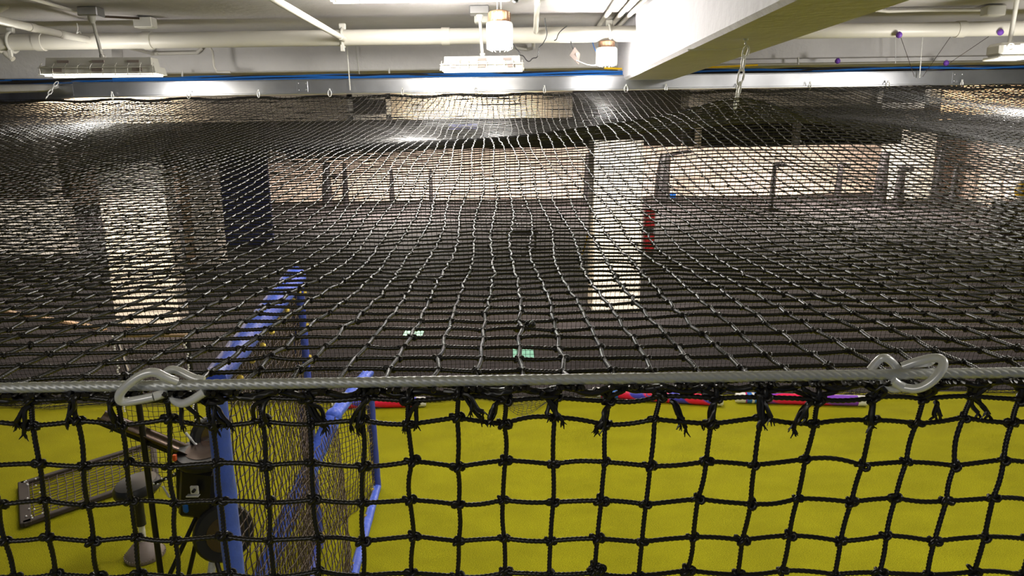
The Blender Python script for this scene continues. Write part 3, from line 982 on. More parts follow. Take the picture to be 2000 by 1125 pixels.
tag(o, 'short yellow cable on the tray beside the beam foot', 'cable')
# hanger rods, fine wires
def rod(a, b, Y, r, label, m=None, nm='hanger_rod', cat='rod'):
    o = MB().tube([P(*a, Y), P(*b, Y)], r, 8).build(nm, m or M['zinc'])
    return tag(o, label, cat)


rod((677, 86), (684, 176), 5.86, .005, 'steel hanger rod dropping from the large pipe to the rail', M['white_metal'])
rod((694, 84), (702, 146), 6.28, .004, 'steel hanger rod behind the first one left of centre', M['white_metal'])
rod((356, 138), (356, 152), 6.15, .008, 'short stub rod above the rail right of the left light', M['white_metal'])
rod((760, 133), (760, 146), 6.15, .008, 'short stub rod above the rail left of the middle light', M['white_metal'])
rod((1749, 62), (1749, 124), 6.1, .003, 'thin vertical steel rod right of the chain', M['zinc'])
rod((1803, 58), (1796, 152), 5.9, .004, 'long steel hanger rod reaching the rail at the right', M['zinc'])
rod((1559, 112), (1559, 126), 6.1, .009, 'short white stub rod above the rail at the right', M['white_metal'])
rod((1757, 66), (1786, 150), 5.85, .002, 'thin dark wire running down to the rail at the right', M['gloss_metal'], 'tie_wire', 'wire')
rod((1866, 58), (1802, 150), 5.85, .002, 'thin dark wire slanting down left to the rail', M['gloss_metal'], 'tie_wire', 'wire')
rod((1945, 62), (1856, 122), 5.9, .002, 'thin dark wire slanting up to the purple knob', M['gloss_metal'], 'tie_wire', 'wire')
for (px, py, Y, lab) in ((1756, 68, 5.38, 'purple tape wound round a wire on the large pipe'), (1954, 63, 5.38, 'dark purple knob on the large pipe at the right'), (1636, 119, 6.0, 'purple tape tied beside the cable tray'), (1848, 123, 5.95, 'purple tape on the wire just above the rail')):
    p = P(px, py, Y)
    o = MB().lathe(p - Vector((0, 0, .022)), [(.006, 0), (.018, .008), (.022, .022), (.016, .036), (.006, .044)], 12).build('tape_knob', M['purple'])
    tag(o, lab, 'tape')

# ================================================================== LIGHT FITTINGS
def batten(a, b, z_bot, Yc, rot, L, lab, hs=1.0):
    """hooded industrial fitting: housing, hood, cage wires, tube, hung on a stem"""
    p = P(*a, Yc)
    rt = empty('ceiling_light', p, lab, 'light')
    R = Matrix.Rotation(rot, 3, 'Z')
    h = MB()
    W1, W2 = .13, .20
    # hood: trapezoid prism, upper box + flared skirt
    def ring(z, w_, l):
        return [p + R @ Vector((sx * l / 2, sy * w_ / 2, z)) for sx, sy in ((-1, -1), (1, -1), (1, 1), (-1, 1))]
    prof = [(.118 * hs, .12, L * .9), (.066 * hs, .14, L * .91), (.060 * hs, .18, L * .98), (.012, .20, L)]
    vs = []
    for (z, w_, l) in prof:
        vs += ring(z, w_, l)
    fs = [(0, 1, 2, 3)]
    for i in range(3):
        for k in range(4):
            l = (k + 1) % 4
            fs.append((i * 4 + k, (i + 1) * 4 + k, (i + 1) * 4 + l, i * 4 + l))
    h.add(vs, fs)
    h.build('hood', M['white_metal'], rt, ang=20)
    for i in range(3):
        x = (-.3 + .3 * i) * L
        MB().box(p + R @ Vector((x, -.066, .092 * hs)), (.10 * L, .012, .016), R).build('vent_slot', M['grey_rubber'], rt)
        MB().box(p + R @ Vector((x * 1.15, -.098, .034 * hs + .002)), (.085 * L, .010, .022), R @ Matrix.Rotation(-.2, 3, 'X')).build('vent_slot', M['grey_rubber'], rt)
    cg = MB()
    for i in range(10):
        x = (-.48 + .96 * i / 9) * L
        cg.tube([p + R @ Vector((x, -.075, .080 * hs)), p + R @ Vector((x, -.105, .058 * hs)), p + R @ Vector((x, -.112, .004))], .0028, 6)
    cg.tube([p + R @ Vector((-.5 * L, -.112, .004)), p + R @ Vector((.5 * L, -.112, .004))], .0028, 6)
    cg.tube([p + R @ Vector((-.5 * L, -.106, .05 * hs)), p + R @ Vector((.5 * L, -.106, .05 * hs))], .0028, 6)
    cg.build('wire_guard', M['white_metal'], rt)
    tb = MB()
    for sy in (-.05, .05):
        tb.tube([p + R @ Vector((-.48 * L, sy, .012)), p + R @ Vector((.48 * L, sy, .012))], .012, 10)
    tb.build('tube', M['tube_glow'], rt)
    top_ = p + Vector((0, 0, .11 * hs))
    b_ = Vector(P(*b, Yc)); b_.y = Yc - 0.02
    b_.z = CZ
    st = MB()
    st.tube([top_, Vector((b_.x, b_.y, CZ - .05))], .011, 10)
    st.lathe(top_, [(.018, 0), (.018, .03), (.012, .034)], 12)
    st.lathe((b_.x, b_.y, CZ - .10), [(.014, 0), (.022, .02), (.026, .045)], 12)
    st.build('stem', M['white_metal'], rt)
    jb = MB().box((b_.x, b_.y, CZ - .03), (.13, .10, .055), bev=.005)
    jb.build('junction_box', M['alu'], rt)
    return rt


batten((205, 150), (183, 40), 0, 5.0, math.radians(4), .74, 'cream vented light fitting hanging on a stem at the upper left')
batten((943, 140), (937, 40), 0, 5.15, math.radians(-1), .57, 'cream vented light fitting hanging on a stem in the upper middle', .82)
# junction box and small lamp base at the right
p = P(1970, 98, 4.9)
rt = empty('ceiling_light', p, 'white square lamp housing hanging on a stem at the upper right', 'light')
MB().box(p, (.21, .16, .085), bev=.02).build('housing', M['white_metal'], rt)
MB().box(p - Vector((0, 0, .05)), (.23, .18, .02), bev=.008).build('rim', M['white_metal'], rt)
MB().tube([p + Vector((0, 0, .04)), Vector((P(1987, 0, 4.9).x, 4.9, CZ))], .014, 12).build('stem', M['white_metal'], rt)
q = MB(); q.tube([p + Vector((-.045 + .022 * math.cos(a_), -.082, .012 + .022 * math.sin(a_))) for a_ in np.linspace(0.3, 5.6, 12)], .004, 6)
q.tube([p + Vector((.02, -.082, -.01)), p + Vector((.02, -.082, .03)), p + Vector((.045, -.082, .03))], .003, 6)
q.build('embossed_mark', M['pipe'], rt)
for (px, py, nm_) in ((1940, 20, 'metal box on the ceiling at the right end of the conduit'), (285, 57, 'small white box on the ceiling right of the left light stem'), (945, 50, 'small white box behind the middle light stem')):
    p = P(px, py, 5.35)
    o = MB().box((p.x, 5.35, CZ - .045), (.13, .09, .07), bev=.006).build('junction_box', M['white_metal'])
    tag(o, nm_, 'electrical box')

# top lit tube fitting
p = P(822, 0, 4.55)
rt = empty('ceiling_light', p, 'lit bare tube light fitting at the top edge of the picture', 'light')
MB().box(p + Vector((0, 0, .05)), (1.06, .12, .05), bev=.008).build('housing', M['white_metal'], rt)
tb = MB()
for dy in (-.035, .035):
    tb.tube([p + Vector((-.53, dy, .006)), p + Vector((.53, dy, .006))], .014, 10)
tb.build('tube', M['tube_glow'], rt)
q = MB()
for i in range(8):
    x = -.5 + i * .143
    q.tube([p + Vector((x, -.055, .04)), p + Vector((x, -.055, .0)), p + Vector((x, -.03, -.014))], .003, 6)
q.build('wire_guard', M['gloss_metal'], rt)
MB().ball(p + Vector((.565, -.02, .0)), .028, 12).build('end_cap', M['black_plastic'], rt)

# bright jar lamps
def jar(px, top_y, bot_y, w_px, cap_px, Y, lab, hook):
    a_ = P(px, top_y, Y); b_ = P(px, bot_y, Y)
    s_ = (P(px + 1, 90, Y) - P(px, 90, Y)).length
    x = a_.x; ht = a_.z - b_.z; rw = w_px * s_ / 2; rc = cap_px * s_ / 2
    zt = a_.z; zb = b_.z
    rt = empty('hanging_lamp', (x, Y, zt), lab, 'lamp')
    ch_ = ht * .34
    MB().lathe((x, Y, zt - ch_), [(rc, 0), (rc, ch_ * .75), (rc * .9, ch_ * .9), (rc * .5, ch_)], 20).build('cap', M['brown_cap'], rt)
    cf = MB()
    for k in range(14):
        an = 2 * math.pi * k / 14
        cf.box((x + rc * math.cos(an), Y + rc * math.sin(an), zt - ch_ * .55), (.006, .006, ch_ * .7), Matrix.Rotation(an, 3, 'Z'))
    cf.build('cooling_fin', M['brown_cap'], rt)
    q = MB(); q.lathe((x, Y, zt - ch_ - .008), [(rw * 1.08, 0), (rw * 1.08, .012), (rc, .016)], 20); q.build('collar', M['zinc'], rt)
    MB().lathe((x, Y, zb), [(rw * .8, 0), (rw * .95, .01), (rw, .03), (rw, ht - ch_ - .012)], 24).build('glass', M['glow'], rt)
    q = MB()
    for k in range(12):
        an = 2 * math.pi * k / 12
        q.tube([(x + rw * 1.06 * math.cos(an), Y + rw * 1.06 * math.sin(an), zt - ch_), (x + rw * 1.06 * math.cos(an), Y + rw * 1.06 * math.sin(an), zb), (x + rw * .7 * math.cos(an), Y + rw * .7 * math.sin(an), zb - .012)], .003, 6)
    q.build('wire_guard', M['white_metal'], rt)
    q = MB(); q.tube([(x - .012, Y, zt - .01), (x - .012, Y, zt + hook), (x + .012, Y, zt + hook), (x + .012, Y, zt - .01)], .003, 6); q.build('hanger', M['zinc'], rt)
    return (x, Y, (zt + zb) / 2 - .03, zb), rw


(l1, r1_) = jar(975, 20, 96, 47, 42, 4.75, 'large glowing caged lamp with bronze cap hanging in the upper middle', .06)
(l2, r2__) = jar(1185, 79, 126, 38, 30, 5.43, 'smaller glowing caged lamp with bronze cap beside the beam', .04)
point('jar_lamp_light', (l1[0], l1[1] - r1_ - .03, l1[2]), 46, NEUT, .05)
point('jar_lamp_light', (l2[0], l2[1], l2[3] - .06), 8, NEUT, .04, .3)
point('jar_lamp_light', (l2[0], l2[1] - r2__ - .03, l2[2]), 22, NEUT, .05)

# cords
def cord(pts, Y, label, r=.0035, m=None):
    q = [P(x, y, Y) for x, y in pts]
    for _ in range(2):
        q = [q[0]] + [v for i in range(len(q) - 1) for v in (q[i].lerp(q[i + 1], .25), q[i].lerp(q[i + 1], .75))] + [q[-1]]
    o = MB().tube(q, r, 8).build('power_cord', m or M['black_cable'])
    return tag(o, label, 'cord')


cord([(1001, 84), (1008, 95), (1015, 102), (1014, 108), (1022, 108), (1028, 118), (1034, 121), (1040, 113), (1049, 113), (1052, 104), (1052, 92), (1060, 86), (1066, 76), (1069, 66), (1066, 54), (1064, 35)], 5.1, 'crinkled black cord looping between the large lamp and the ceiling')
cord([(1108, 51), (1100, 56), (1090, 66), (1087, 78), (1082, 79)], 5.3, 'short black cord hooked over the large pipe')
cord([(1115, 80), (1117, 92), (1122, 98)], 5.4, 'short black cord holding the grey tag')
cord([(1125, 118), (1136, 122), (1150, 128), (1165, 127), (1178, 122)], 5.4, 'grey cord sagging from the tag to the small lamp', m=M['zinc'])
cord([(1157, 81), (1160, 92), (1165, 103)], 5.5, 'short blue cord left of the small lamp', m=M['blue_cable'])
cord([(150, 45), (153, 58), (148, 68), (156, 60), (158, 66)], 5.35, 'loose white string hanging from the ceiling at the left', m=M['white'], r=.003)
q = MB(); pc = P(1122, 108, 5.4)
q.add([pc + Vector(v) for v in ((-.035, 0, .0), (0, -.02, .055), (.04, 0, .01), (.03, .0, -.065), (-.035, .008, .0), (0, -.012, .055), (.04, .008, .01), (.03, .008, -.065))], [(0, 1, 2, 3), (7, 6, 5, 4), (0, 4, 5, 1), (1, 5, 6, 2), (2, 6, 7, 3), (3, 7, 4, 0)])
o = q.build('metal_tag', M['grey_rubber'], smooth=False); tag(o, 'small folded grey tag hanging under the large pipe', 'tag')

# ================================================================== THINGS IN THE HALL
def grille(x0, x1, y0, y1, Y, lab):
    a_ = P(x0, y0, Y); b_ = P(x1, y1, Y)
    c = (a_ + b_) / 2; W = abs(b_.x - a_.x); Hh = abs(a_.z - b_.z)
    rt = empty('vent_grille', c, lab, 'vent')
    q = MB(); t_ = .065
    for (dx, dz, w_, h_) in ((0, Hh / 2 - t_ / 2, W, t_), (0, -Hh / 2 + t_ / 2, W, t_), (-W / 2 + t_ / 2, 0, t_, Hh), (W / 2 - t_ / 2, 0, t_, Hh)):
        q.box(c + Vector((dx, -.02, dz)), (w_, .03, h_), bev=.003)
    q.build('frame', M['white'], rt)
    MB().box(c, (W - .04, .01, Hh - .04)).build('back_plate', M['black_plastic'], rt)
    q = MB()
    for i in range(12):
        q.box(c + Vector((0, -.015, -Hh / 2 + .05 + (Hh - .1) * i / 11)), (W - .06, .02, .006), Matrix.Rotation(.5, 3, 'X'))
    q.build('louvre', M['grille'], rt)


grille(678, 766, 184, 234, 8.76, 'white framed vent grille on the left bulkhead')
grille(1715, 1812, 150, 211, 8.76, 'white framed vent grille on the right bulkhead')

# dark training equipment against the far wall
def stand(px, base, topy, w_, arm, lab, cat='equipment', Yoff=0):
    b_ = F(px, base + 10); s_ = b_.y / FPX * 1.0
    zt = P(px, topy, b_.y).z
    rt = empty('equipment_stand', b_, lab, cat)
    q = MB(); q.box(b_ + Vector((0, 0, .03)), (w_ * s_ * 1.8, .5, .06), bev=.01); q.build('base', M['silhouette'], rt)
    q = MB(); q.tube([b_ + Vector((0, 0, .05)), b_ + Vector((.02, 0, zt * .55)), b_ + Vector((w_ * s_ * .15, 0, zt))], [w_ * s_ * .5, w_ * s_ * .42, w_ * s_ * .3], 10); q.build('post', M['silhouette'], rt)
    if arm:
        A_ = P(*arm[0], b_.y); B_ = P(*arm[1], b_.y)
        q = MB(); q.tube(bez([A_, (A_ + B_) / 2 + Vector((0, 0, .08)), B_], 6), .07 if len(arm) < 3 else arm[2], 8); q.build('arm', M['silhouette'], rt)
        MB().box(B_, (.2, .2, .14), bev=.03).build('head', M['silhouette'], rt)


stand(1292, 384, 300, 32, ((1292, 308), (1345, 296)), 'thick dark stand with a jointed arm right of the white column')
stand(1506, 400, 318, 12, ((1510, 322), (1530, 322)), 'dark stand with a short crossbar before the far wall')
stand(1634, 392, 318, 14, ((1636, 324), (1655, 322)), 'slim dark stand right of the crossbar stand')
stand(1716, 392, 296, 26, ((1716, 330), (1724, 325)), 'tall dark stand left of the pale column')
stand(1752, 398, 322, 20, ((1755, 335), (1778, 330)), 'short dark stand in front of the pale column')
stand(1826, 388, 290, 22, ((1828, 300), (1850, 286)), 'dark stand with a forked top right of the pale column')
stand(1858, 402, 325, 18, ((1868, 330), (1895, 328)), 'low dark stand at the far right')
stand(640, 396, 318, 20, ((640, 345), (655, 345)), 'dark stand at the left end of the far wall')
stand(676, 392, 318, 12, None, 'slim dark post next to the left stand')
stand(766, 392, 330, 10, None, 'slim dark post left of centre on the far wall')
stand(842, 392, 330, 9, None, 'slim dark post near the middle of the far wall')
stand(1145, 392, 300, 14, None, 'dark post just left of the white column')

p = F(1266, 500)
for i, z in enumerate((0.0, .50)):
    rt = empty('red_bin', (p.x, p.y, z), ('lower' if i == 0 else 'upper') + ' red bin stacked beside the white column', 'bin')
    MB().box((p.x, p.y, z + .31), (.20, .28, .38), bev=.02).build('tub', M['red'], rt)
    MB().box((p.x, p.y, z + .06), (.17, .25, .12), bev=.01).build('base', M['black_plastic'], rt)
pts = [P(1150, 446, 13.4), P(1147, 470, 13.2), F(1132, 512, .05)]
o = MB().tube(bez(pts, 8), .016, 6).build('yellow_strap', M['yellow']); tag(o, 'yellow strap hanging left of the white column', 'strap')
p = F(1992, 462); o = MB().ball((p.x, p.y, P(1998, 372, p.y).z), .24, 20).build('yellow_ball', M['yellow']); tag(o, 'yellow round ball at the right edge of the picture', 'ball')
p = F(1992, 462)
q = MB(); z_ = P(1998, 372, p.y).z - .24
q.box((p.x - .15, p.y, z_ / 2), (1.0, .45, z_), bev=.03); o = q.build('storage_rack', M['silhouette']); tag(o, 'dark low rack under the yellow ball', 'rack')
p = F(1312, 386); o = MB().box(p + Vector((0, 0, .1)), (.28, .3, .2), bev=.03).build('blue_box', M['blue_paint']); tag(o, 'tiny blue box at the foot of the dark stand', 'box')
for (px, py, lab) in ((808, 651, 'small painted teal reflection on the dark floor left of centre'), (1022, 690, 'larger painted teal reflection on the dark floor behind the net')):
    p = F(px, py); o = MB().box(p + Vector((0, 0, .004)), (.26 if px < 900 else .25, .55 if px < 900 else .6, .006), bev=.001).build('floor_reflection', M['teal']); tag(o, lab, 'painted reflection')  # flat slabs painted as teal reflections in the dark floor
# low bench
p = F(1020, 492)
rt = empty('bench', p, 'dark low bench on the hall floor in the middle', 'bench')
MB().box(p + Vector((0, .2, .42)), (.75, .35, .06), bev=.02).build('seat', M['silhouette'], rt)
for sx in (-.3, .3):
    MB().box(p + Vector((sx, .2, .2)), (.05, .3, .4), bev=.005).build('leg', M['silhouette'], rt)
# ceiling-lit purple sign
p = P(905, 248, 13.97)
o = MB().box(p, (.55, .04, .10), bev=.005).build('lit_sign', mat('sign_glow', (.3, .3, .8), .5, emit=(.35, .35, 1.0), estr=.6)); tag(o, 'small dim violet lit panel high on the dark beam', 'sign')
# small dark sign on the pale column
p = P(391, 320, F(400, 520).y - .05)
o = MB().box(p, (.30, .03, .16), bev=.005).build('notice_board', M['navy']); tag(o, 'small dark notice on the narrow pale column', 'notice')

# warm pools on the bulkheads: real spots on the rear side
for (px, py) in ((215, 215), (915, 208), (1985, 192)):
    tg_ = P(px, py, 8.8)
    spot('wall_wash_light', (tg_.x, 8.15, min(CZ - .05, tg_.z + .42)), tg_ - Vector((0, 0, .05)), 750, 125, .9, (1, .80, .56), .05)

# ================================================================== TURF THINGS
# striped tubes
def striped(a, b, rpx, m, lab, left_blue=True):
    A_ = F(*a); B_ = F(*b)
    r = rpx * A_.y / FPX / 1.0
    A_.z = B_.z = r
    rt = empty('striped_tube', A_, lab, 'tube')
    d = (B_ - A_); n_ = d.normalized(); L = d.length
    body = MB().tube([A_ + n_ * .09 + d * 0, B_ - n_ * .09], r, 20).build('sleeve', m, rt)
    for e, s_ in ((A_, 1), (B_, -1)):
        q = MB(); q.lathe(e, [(r * .8, 0), (r * .98, .012), (r * 1.0, .095)], 20, n_ * s_); q.build('end_cap', M['white'], rt)
    if left_blue:
        q = MB(); q.tube([A_ + n_ * .105, A_ + n_ * .26], r * 1.012, 20); q.build('blue_band', M['blue_paint'], rt)
        q = MB(); q.tube([A_ + n_ * .15, A_ + n_ * .175], r * 1.02, 20); q.build('white_band', M['white'], rt)
    return rt, A_, B_, r, n_


rt, A_, B_, r_, n_ = striped((1157, 776), (1412, 793), 11.0, M['stripe'], 'pink and blue striped tube with white ends lying in the middle of the turf edge')
# lettering on the sleeve
def letters(rt, c, n_, r, txt, size, m):
    cu = bpy.data.curves.new('lettering', 'FONT'); cu.body = txt; cu.size = size; cu.extrude = .002; cu.align_x = 'CENTER'; cu.align_y = 'CENTER'
    tmp = bpy.data.objects.new('tmp', cu); COL.objects.link(tmp)
    bpy.context.view_layer.update()
    me = bpy.data.meshes.new_from_object(tmp.evaluated_get(bpy.context.evaluated_depsgraph_get()))
    bpy.data.objects.remove(tmp)
    me.materials.clear(); me.materials.append(m)
    o = bpy.data.objects.new('lettering', me); COL.objects.link(o)
    vd = (Vector((0, 0, H)) - c); vd = (vd - n_ * vd.dot(n_)).normalized()
    up = n_
    right = up.cross(vd)
    R = Matrix((right, up, vd)).transposed().to_4x4()
    R = Matrix.Translation(c + vd * (r * 1.01)) @ R
    o.parent = rt
    o.matrix_parent_inverse = Matrix.Translation(-rt.location)
    o.matrix_basis = R


letters(rt, A_ + n_ * .56, n_, r_, 'US', .085, M['blue_paint'])
rt, A_, B_, r_, n_ = striped((1436, 786), (1692, 793), 11.0, M['stripe2'], 'pink and purple striped tube with white ends lying at the right')
rt, A_, B_, r_, n_ = striped((650, 798), (832, 794), 10.5, M['stripe'], 'pink and blue striped tube half hidden by the blue screen', False)

# --- blue padded screen
HS = 1.80
N_ = F(418, 742, HS); Fq = F(578, 540, HS)
sc_ = empty('pitching_screen', (N_.x, N_.y, 0), 'tall blue padded frame screen with black netting standing on the turf', 'screen')
def pad(nm, pts, r, m, parent, wr=.004, n=26, r2=None):
    q = []
    pts = [Vector(p) for p in pts]
    segs = [(pts[i + 1] - pts[i]).length for i in range(len(pts) - 1)]; tot = sum(segs)
    rs = []
    for i in range(len(pts) - 1):
        k = max(3, int(n * segs[i] / tot))
        for j in range(k + (i == len(pts) - 2)):
            q.append(pts[i].lerp(pts[i + 1], j / k)); rs.append(r + ((r2 or r) - r) * j / k + random.uniform(-wr, wr) * .6)
    return MB().tube(q, rs, 14).build(nm, m, parent)


N0 = Vector((N_.x, N_.y, 0.03)); F0 = Vector((Fq.x, Fq.y, .03))
pad('padded_post', [N0, N_], .036, M['blue_vinyl'], sc_)
pad('padded_post', [F0, Fq], .042, M['blue_dark'], sc_)
pad('padded_top_rail', [N_, Fq], .042, M['blue_vinyl'], sc_, r2=.062)
pad('padded_bottom_rail', [N0 + Vector((0, 0, .03)), F0 + Vector((0, 0, .03))], .035, M['blue_dark'], sc_)
Q0 = F(737, 955); Qt = P(712, 728, Q0.y)
Qt = Vector((P(722, 780, Q0.y).x, Q0.y, Qt.z))
lowz = Qt.z
lo0 = F(652, 812, lowz)
pad('padded_low_rail', [Qt, lo0], .042, M['blue_vinyl'], sc_)
MB().ball(lo0, .052, 16).build('rail_end', M['blue_vinyl'], sc_)
pad('padded_end_post', [Q0 + Vector((0, 0, .02)), Qt], .03, M['blue_dark'], sc_, .002)
bq = F(690, 1132)
pad('bottom_edge', [Q0 + Vector((0, 0, .02)), bq + Vector((0, 0, .02))], .03, M['blue_vinyl'], sc_, .002)
d0 = Vector(lo0); d1 = F(505, 1140, .25)
dd = d1 - d0
pad('brace', [d0 + dd * .02, d0 + dd * 1.25], .052, M['blue_vinyl'], sc_)


for (a_, c_, n_g, off) in ((N_, Fq, 9, (.062, 0, -.03)), (Fq, F0, 9, (.044, 0, 0)), (Qt, Q0, 6, (-.02, -.03, 0)), (Q0, bq, 6, (-.02, 0, .045))):
    for k in range(n_g):
        c = Vector(a_).lerp(Vector(c_), (k + .5) / n_g) + Vector(off)
        MB().lathe(c, [(.008, 0), (.012, .002), (.012, .005), (.006, .006)], 10, (.5, -.8, .3)).build('grommet', M['brass'], sc_)


def panel(corners, s_, r, m, nm, parent, sag=.0):
    a_, b_, c_, d_ = [Vector(v) for v in corners]   # a-b bottom, d-c top
    nu = max(3, int((b_ - a_).length / s_)); nv = max(3, int((d_ - a_).length / s_))
    Gp = np.zeros((nv + 1, nu + 1, 3))
    nor = (b_ - a_).cross(d_ - a_).normalized()
    for i in range(nv + 1):
        for j in range(nu + 1):
            u_ = j / nu; v_ = i / nv
            p = a_.lerp(b_, u_).lerp(d_.lerp(c_, u_), v_) + nor * (sag * math.sin(math.pi * u_) * math.sin(math.pi * v_)) + Vector((random.gauss(0, .003), random.gauss(0, .003), random.gauss(0, .003)))
            Gp[i, j] = p
    V, Q = net(Gp, np.ones((nv + 1, nu + 1), bool), r, [(99, 4, 2, 0, 0, 'lo', 0)])
    return np_mesh(nm, V, Q, m, parent)


M['net_brown'] = mat('brown_black_net', (0.075, 0.05, 0.04), 0.45)
panel([N0, F0, Fq, N_], .04, .0026, M['net_brown'], 'netting', sc_, .08)
panel([F0, Q0, Qt, Fq - Vector((0, 0, .55))], .04, .0026, M['net_brown'], 'netting', sc_, .05)
panel([N0 + Vector((.05, 0, 0)), bq, lo0 + Vector((.02, 0, 0)), N_ - Vector((-.05, -.1, .7))], .045, .0024, M['net_brown'], 'netting', sc_, .12)

# --- pitching machine
Y0 = 3.75
pm = empty('pitching_machine', (F(395, 1160).x, Y0, 0), 'black wheeled pitching machine with a ball chute behind the blue screen', 'pitching machine')
def PM(px, py, dy=0.0):
    return P(px, py, Y0 + dy)


def wheel(nm, c, axis, r, th, parent):
    ax = Vector(axis).normalized()
    q = MB(); q.lathe(Vector(c) - ax * th / 2, [(r * .55, 0), (r * .93, 0), (r, th * .25), (r, th * .75), (r * .93, th), (r * .55, th)], 32, ax)
    w_ = q.build(nm, M['black_plastic'], parent)
    MB().lathe(Vector(c) - ax * (th * .55), [(r * .18, 0), (r * .60, 0.005), (r * .62, th * 1.1)], 24, ax).build('hub', M['gloss_metal'], w_)
    q = MB()
    for k in range(5):
        an = k * 1.2566; ref = Vector((0, 0, 1)) if abs(ax.z) < .9 else Vector((1, 0, 0)); a_ = ax.cross(ref).normalized(); b_ = ax.cross(a_)
        q.lathe(Vector(c) + (a_ * math.cos(an) + b_ * math.sin(an)) * r * .35 - ax * (th * .55), [(.008, -.01), (.008, .002)], 8, ax)
    q.build('bolt', M['zinc'], w_)


wheel('pitching_wheel', PM(408, 852, .1), (0.85, -.5, .1), .115, .05, pm)
wheel('pitching_wheel', PM(398, 888, -.05), (0.05, -.15, 1), .15, .055, pm)
wheel('pitching_wheel', PM(437, 1040, -.05), (.55, -.8, .2), .165, .07, pm)
# ball chute: open trough
A_ = PM(200, 806, -.1); B_ = PM(382, 882, -.05)
d = (B_ - A_); dn = d.normalized(); sd = dn.cross(Vector((0, 0, 1))).normalized(); up = sd.cross(dn)
q = MB(); vs = []; prof = []
for i in range(9):
    an = math.pi * (.05 + .9 * i / 8) + math.pi
    prof.append((math.cos(an) * .048, math.sin(an) * .04))
prof2 = [(x * 1.1, y * 1.1) for x, y in prof]
allp = prof + prof2[::-1]
for e in (A_, B_):
    vs += [e + sd * x + up * y for x, y in allp]
n = len(allp)
fs = [(k, (k + 1) % n, n + (k + 1) % n, n + k) for k in range(n)] + [tuple(range(n))[::-1], tuple(range(n, 2 * n))]
q.add(vs, fs); q.build('ball_chute', M['gloss_metal'], pm)
MB().box((A_ + B_) / 2 - up * .05, (d.length, .05, .02), Matrix((dn, sd, up)).transposed()).build('chute_rail', M['black_metal'], pm)
c = PM(398, 950, .05)
MB().box(c, (.20, .22, .30), Matrix.Rotation(.15, 3, 'Y'), .02).build('motor_housing', M['black_metal'], pm)
MB().lathe(PM(395, 930, .05), [(.06, -.05), (.075, -.03), (.075, .06), (.05, .08)], 20).build('motor', M['black_plastic'], pm)
sw = MB().box(PM(380, 957, -.10), (.045, .015, .05), bev=.004).build('switch_plate', M['white'], pm)
MB().lathe(PM(380, 957, -.108), [(.009, 0), (.009, .02)], 10, (0, -1, 0)).build('knob', M['black_plastic'], sw)
MB().box(PM(377, 968, -.10), (.07, .03, .008), bev=.002).build('bracket', M['zinc'], pm)
q = MB().box(PM(341, 894, -.15), (.02, .02, .035), bev=.003).build('warning_sticker', M['orange'], pm)
for (a_, b_, nm_, rr) in (((395, 985), (300, 1130), 'leg', .013), ((395, 985), (450, 1140), 'leg', .013), ((400, 985), (360, 1060), 'leg', .013), ((350, 905), (352, 990), 'upright', .018), ((300, 945), (392, 905), 'adjusting_arm', .01), ((318, 950), (330, 970), 'crank', .006), ((330, 970), (347, 976), 'crank', .006), ((362, 845), (386, 872), 'brace_rod', .008)):
    A1 = PM(*a_); B1 = PM(*b_)
    if nm_ == 'leg':
        B1 = F(b_[0], b_[1] + (100 if b_[1] < 1100 else 60), .012)
    MB().tube([A1, B1], rr, 10).build(nm_, M['zinc'] if nm_ in ('crank', 'brace_rod') else M['black_metal'], pm)
q = MB()
for i in range(10):
    q.ball(PM(300 + i * 8, 945 - i * 5 + 6 * (i % 2), -.05), .006, 8)
q.build('bolt', M['zinc'], pm)
MB().lathe(PM(365, 1000, -.05), [(.012, 0), (.02, .01), (.02, .05), (.01, .06)], 10).build('blue_knob', M['blue_paint'], pm)
MB().tube([PM(420, 1060, 0), F(405, 1180, 0.0)], .022, 10).build('post', M['zinc'], pm)

# --- stool
b_ = F(284, 1086)
st = empty('stool', b_, 'small stool with black round seat and grey domed foot on the turf', 'stool')
zs = P(268, 955, b_.y).z
q = MB(); q.lathe(b_, [(.115, 0), (.12, .01), (.118, .022), (.10, .05), (.07, .085), (.03, .105), (.02, .11)], 32)
ft = q.build('foot', M['grey_rubber'], st)
q = MB()
for k in range(36):
    an = 2 * math.pi * k / 36; q.box(b_ + Vector((.117 * math.cos(an), .117 * math.sin(an), .018)), (.008, .006, .02), Matrix.Rotation(an, 3, 'Z'))
q.build('ridged_rim', M['grey_rubber'], ft)
q = MB(); q.tube([b_ + Vector((0, 0, .1)), b_ + Vector((0, 0, .24))], .019, 14); q.build('stem', M['zinc'], st)
q = MB(); q.tube([b_ + Vector((0, 0, .22)), b_ + Vector((0, 0, zs))], .03, 14); q.build('sleeve', M['black_plastic'], st)
q = MB(); q.lathe((b_.x + .015, b_.y, zs - .03), [(.04, -.01), (.11, 0), (.14, .03), (.14, .06), (.12, .085), (.05, .095)], 28, (-.12, -.1, 1)); q.build('seat', M['black_plastic'], st)

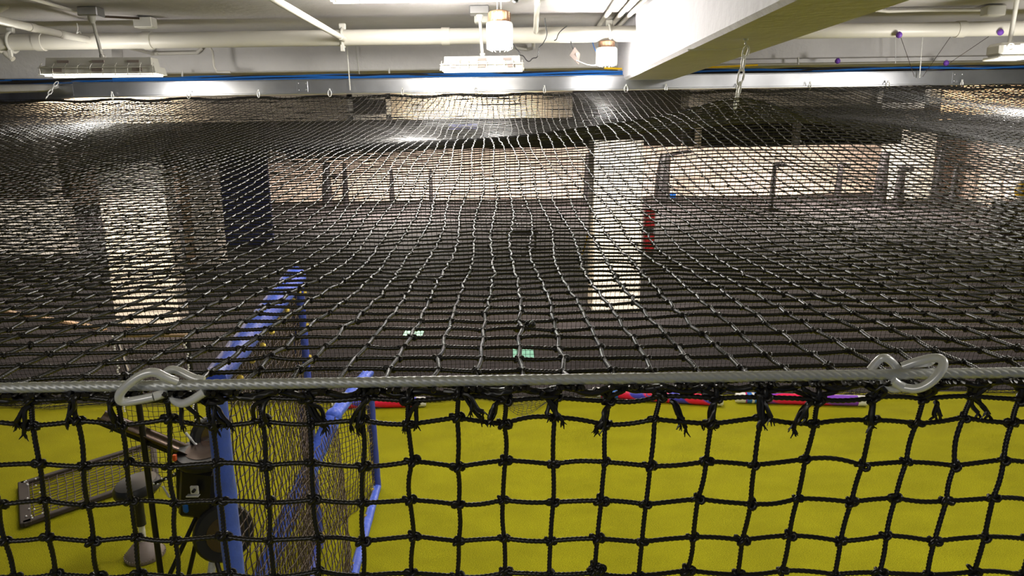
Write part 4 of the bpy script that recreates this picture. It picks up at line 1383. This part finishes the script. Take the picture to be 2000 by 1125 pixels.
# --- framed mesh tray on the turf
cs = [F(52, 1030), F(305, 940), F(300, 872), F(47, 952)]
mt = empty('mesh_panel_frame', cs[0], 'long dark framed mesh panel lying flat on the turf at the left', 'mesh panel')
for i in range(4):
    a_ = cs[i]; c_ = cs[(i + 1) % 4]; d = c_ - a_
    ww = .045 if i != 3 else .07
    q = MB().box((a_ + c_) / 2 + Vector((0, 0, .03)), (d.length + .04, ww, .035), Matrix.Rotation(math.atan2(d.y, d.x), 3, 'Z'), .006)
    q.build('frame_bar', M['grey_brown'], mt)
up_ = Vector((0, 0, .03))
panel([c + up_ for c in cs], .05, .0035, M['net_brown'], 'netting', mt, 0)
q = MB()
for k in range(16):
    u_ = random.random(); v_ = random.random() * .14
    q.ball(cs[0].lerp(cs[3], u_).lerp(cs[1].lerp(cs[2], u_), v_) + Vector((0, 0, .05)), .007, 8)
q.build('rivet', M['zinc'], mt)

# --- black netted frame beside the machine
b0 = F(250, 1000); b1 = F(430, 1010)
zt = P(235, 650, b0.y).z
nf = empty('net_screen', b0, 'tall black net screen standing beside the pitching machine', 'screen')
pA0 = F(322, 1180); pA1 = Vector((pA0.x, pA0.y, P(280, 700, pA0.y).z))
b0 = F(268, 960); b1 = Vector((pA0.x, pA0.y, 0))
zt = P(240, 655, b0.y).z
T0 = Vector((b0.x, b0.y, zt)); T1 = Vector((b1.x, b1.y, zt))
b2_ = F(400, 960); T2 = Vector((b2_.x, b2_.y, zt))
panel([b0, b2_, T2, T0], .04, .0022, M['net_brown'], 'netting', nf, .03)
for (a_, c_) in ((b1, T1), (b2_, T2)):
    MB().tube([a_, c_], .016, 12).build('post', M['black_metal'], nf)
MB().tube([T0, T2], .014, 10).build('top_bar', M['wood'], nf)
MB().tube([T0, T1], .014, 10).build('top_bar', M['black_metal'], nf)
# zinc beads standing for highlights on the knots of the net edges
for (a_, c_, lab) in ((T0, b0, 'beads for knot highlights at the left edge of the black net screen'), (T2, b2_, 'beads for knot highlights at the right edge of the black net screen')):
    q = MB(); n = 44
    for i in range(n):
        if random.random() < .75:
            p = Vector(a_).lerp(Vector(c_), i / n * .6) + Vector((random.gauss(0, .006), -.03, 0))
            q.ball(p, .008, 8)
    q.build('edge_knot_glint', M['zinc'], nf)
# planks on the hall floor behind
for (a_, b_, lab) in (((-30, 603), (205, 645), 'long thin wooden strip on the dark floor at the left'), ((250, 640), (330, 600), 'short wooden strip lying by the foot of the left column')):
    A_ = F(*a_); B_ = F(*b_); d = B_ - A_
    o = MB().box((A_ + B_) / 2 + Vector((0, 0, .02)), (d.length, .07, .04), Matrix.Rotation(math.atan2(d.y, d.x), 3, 'Z'), .004).build('wooden_strip', M['wood'])
    tag(o, lab, 'strip')
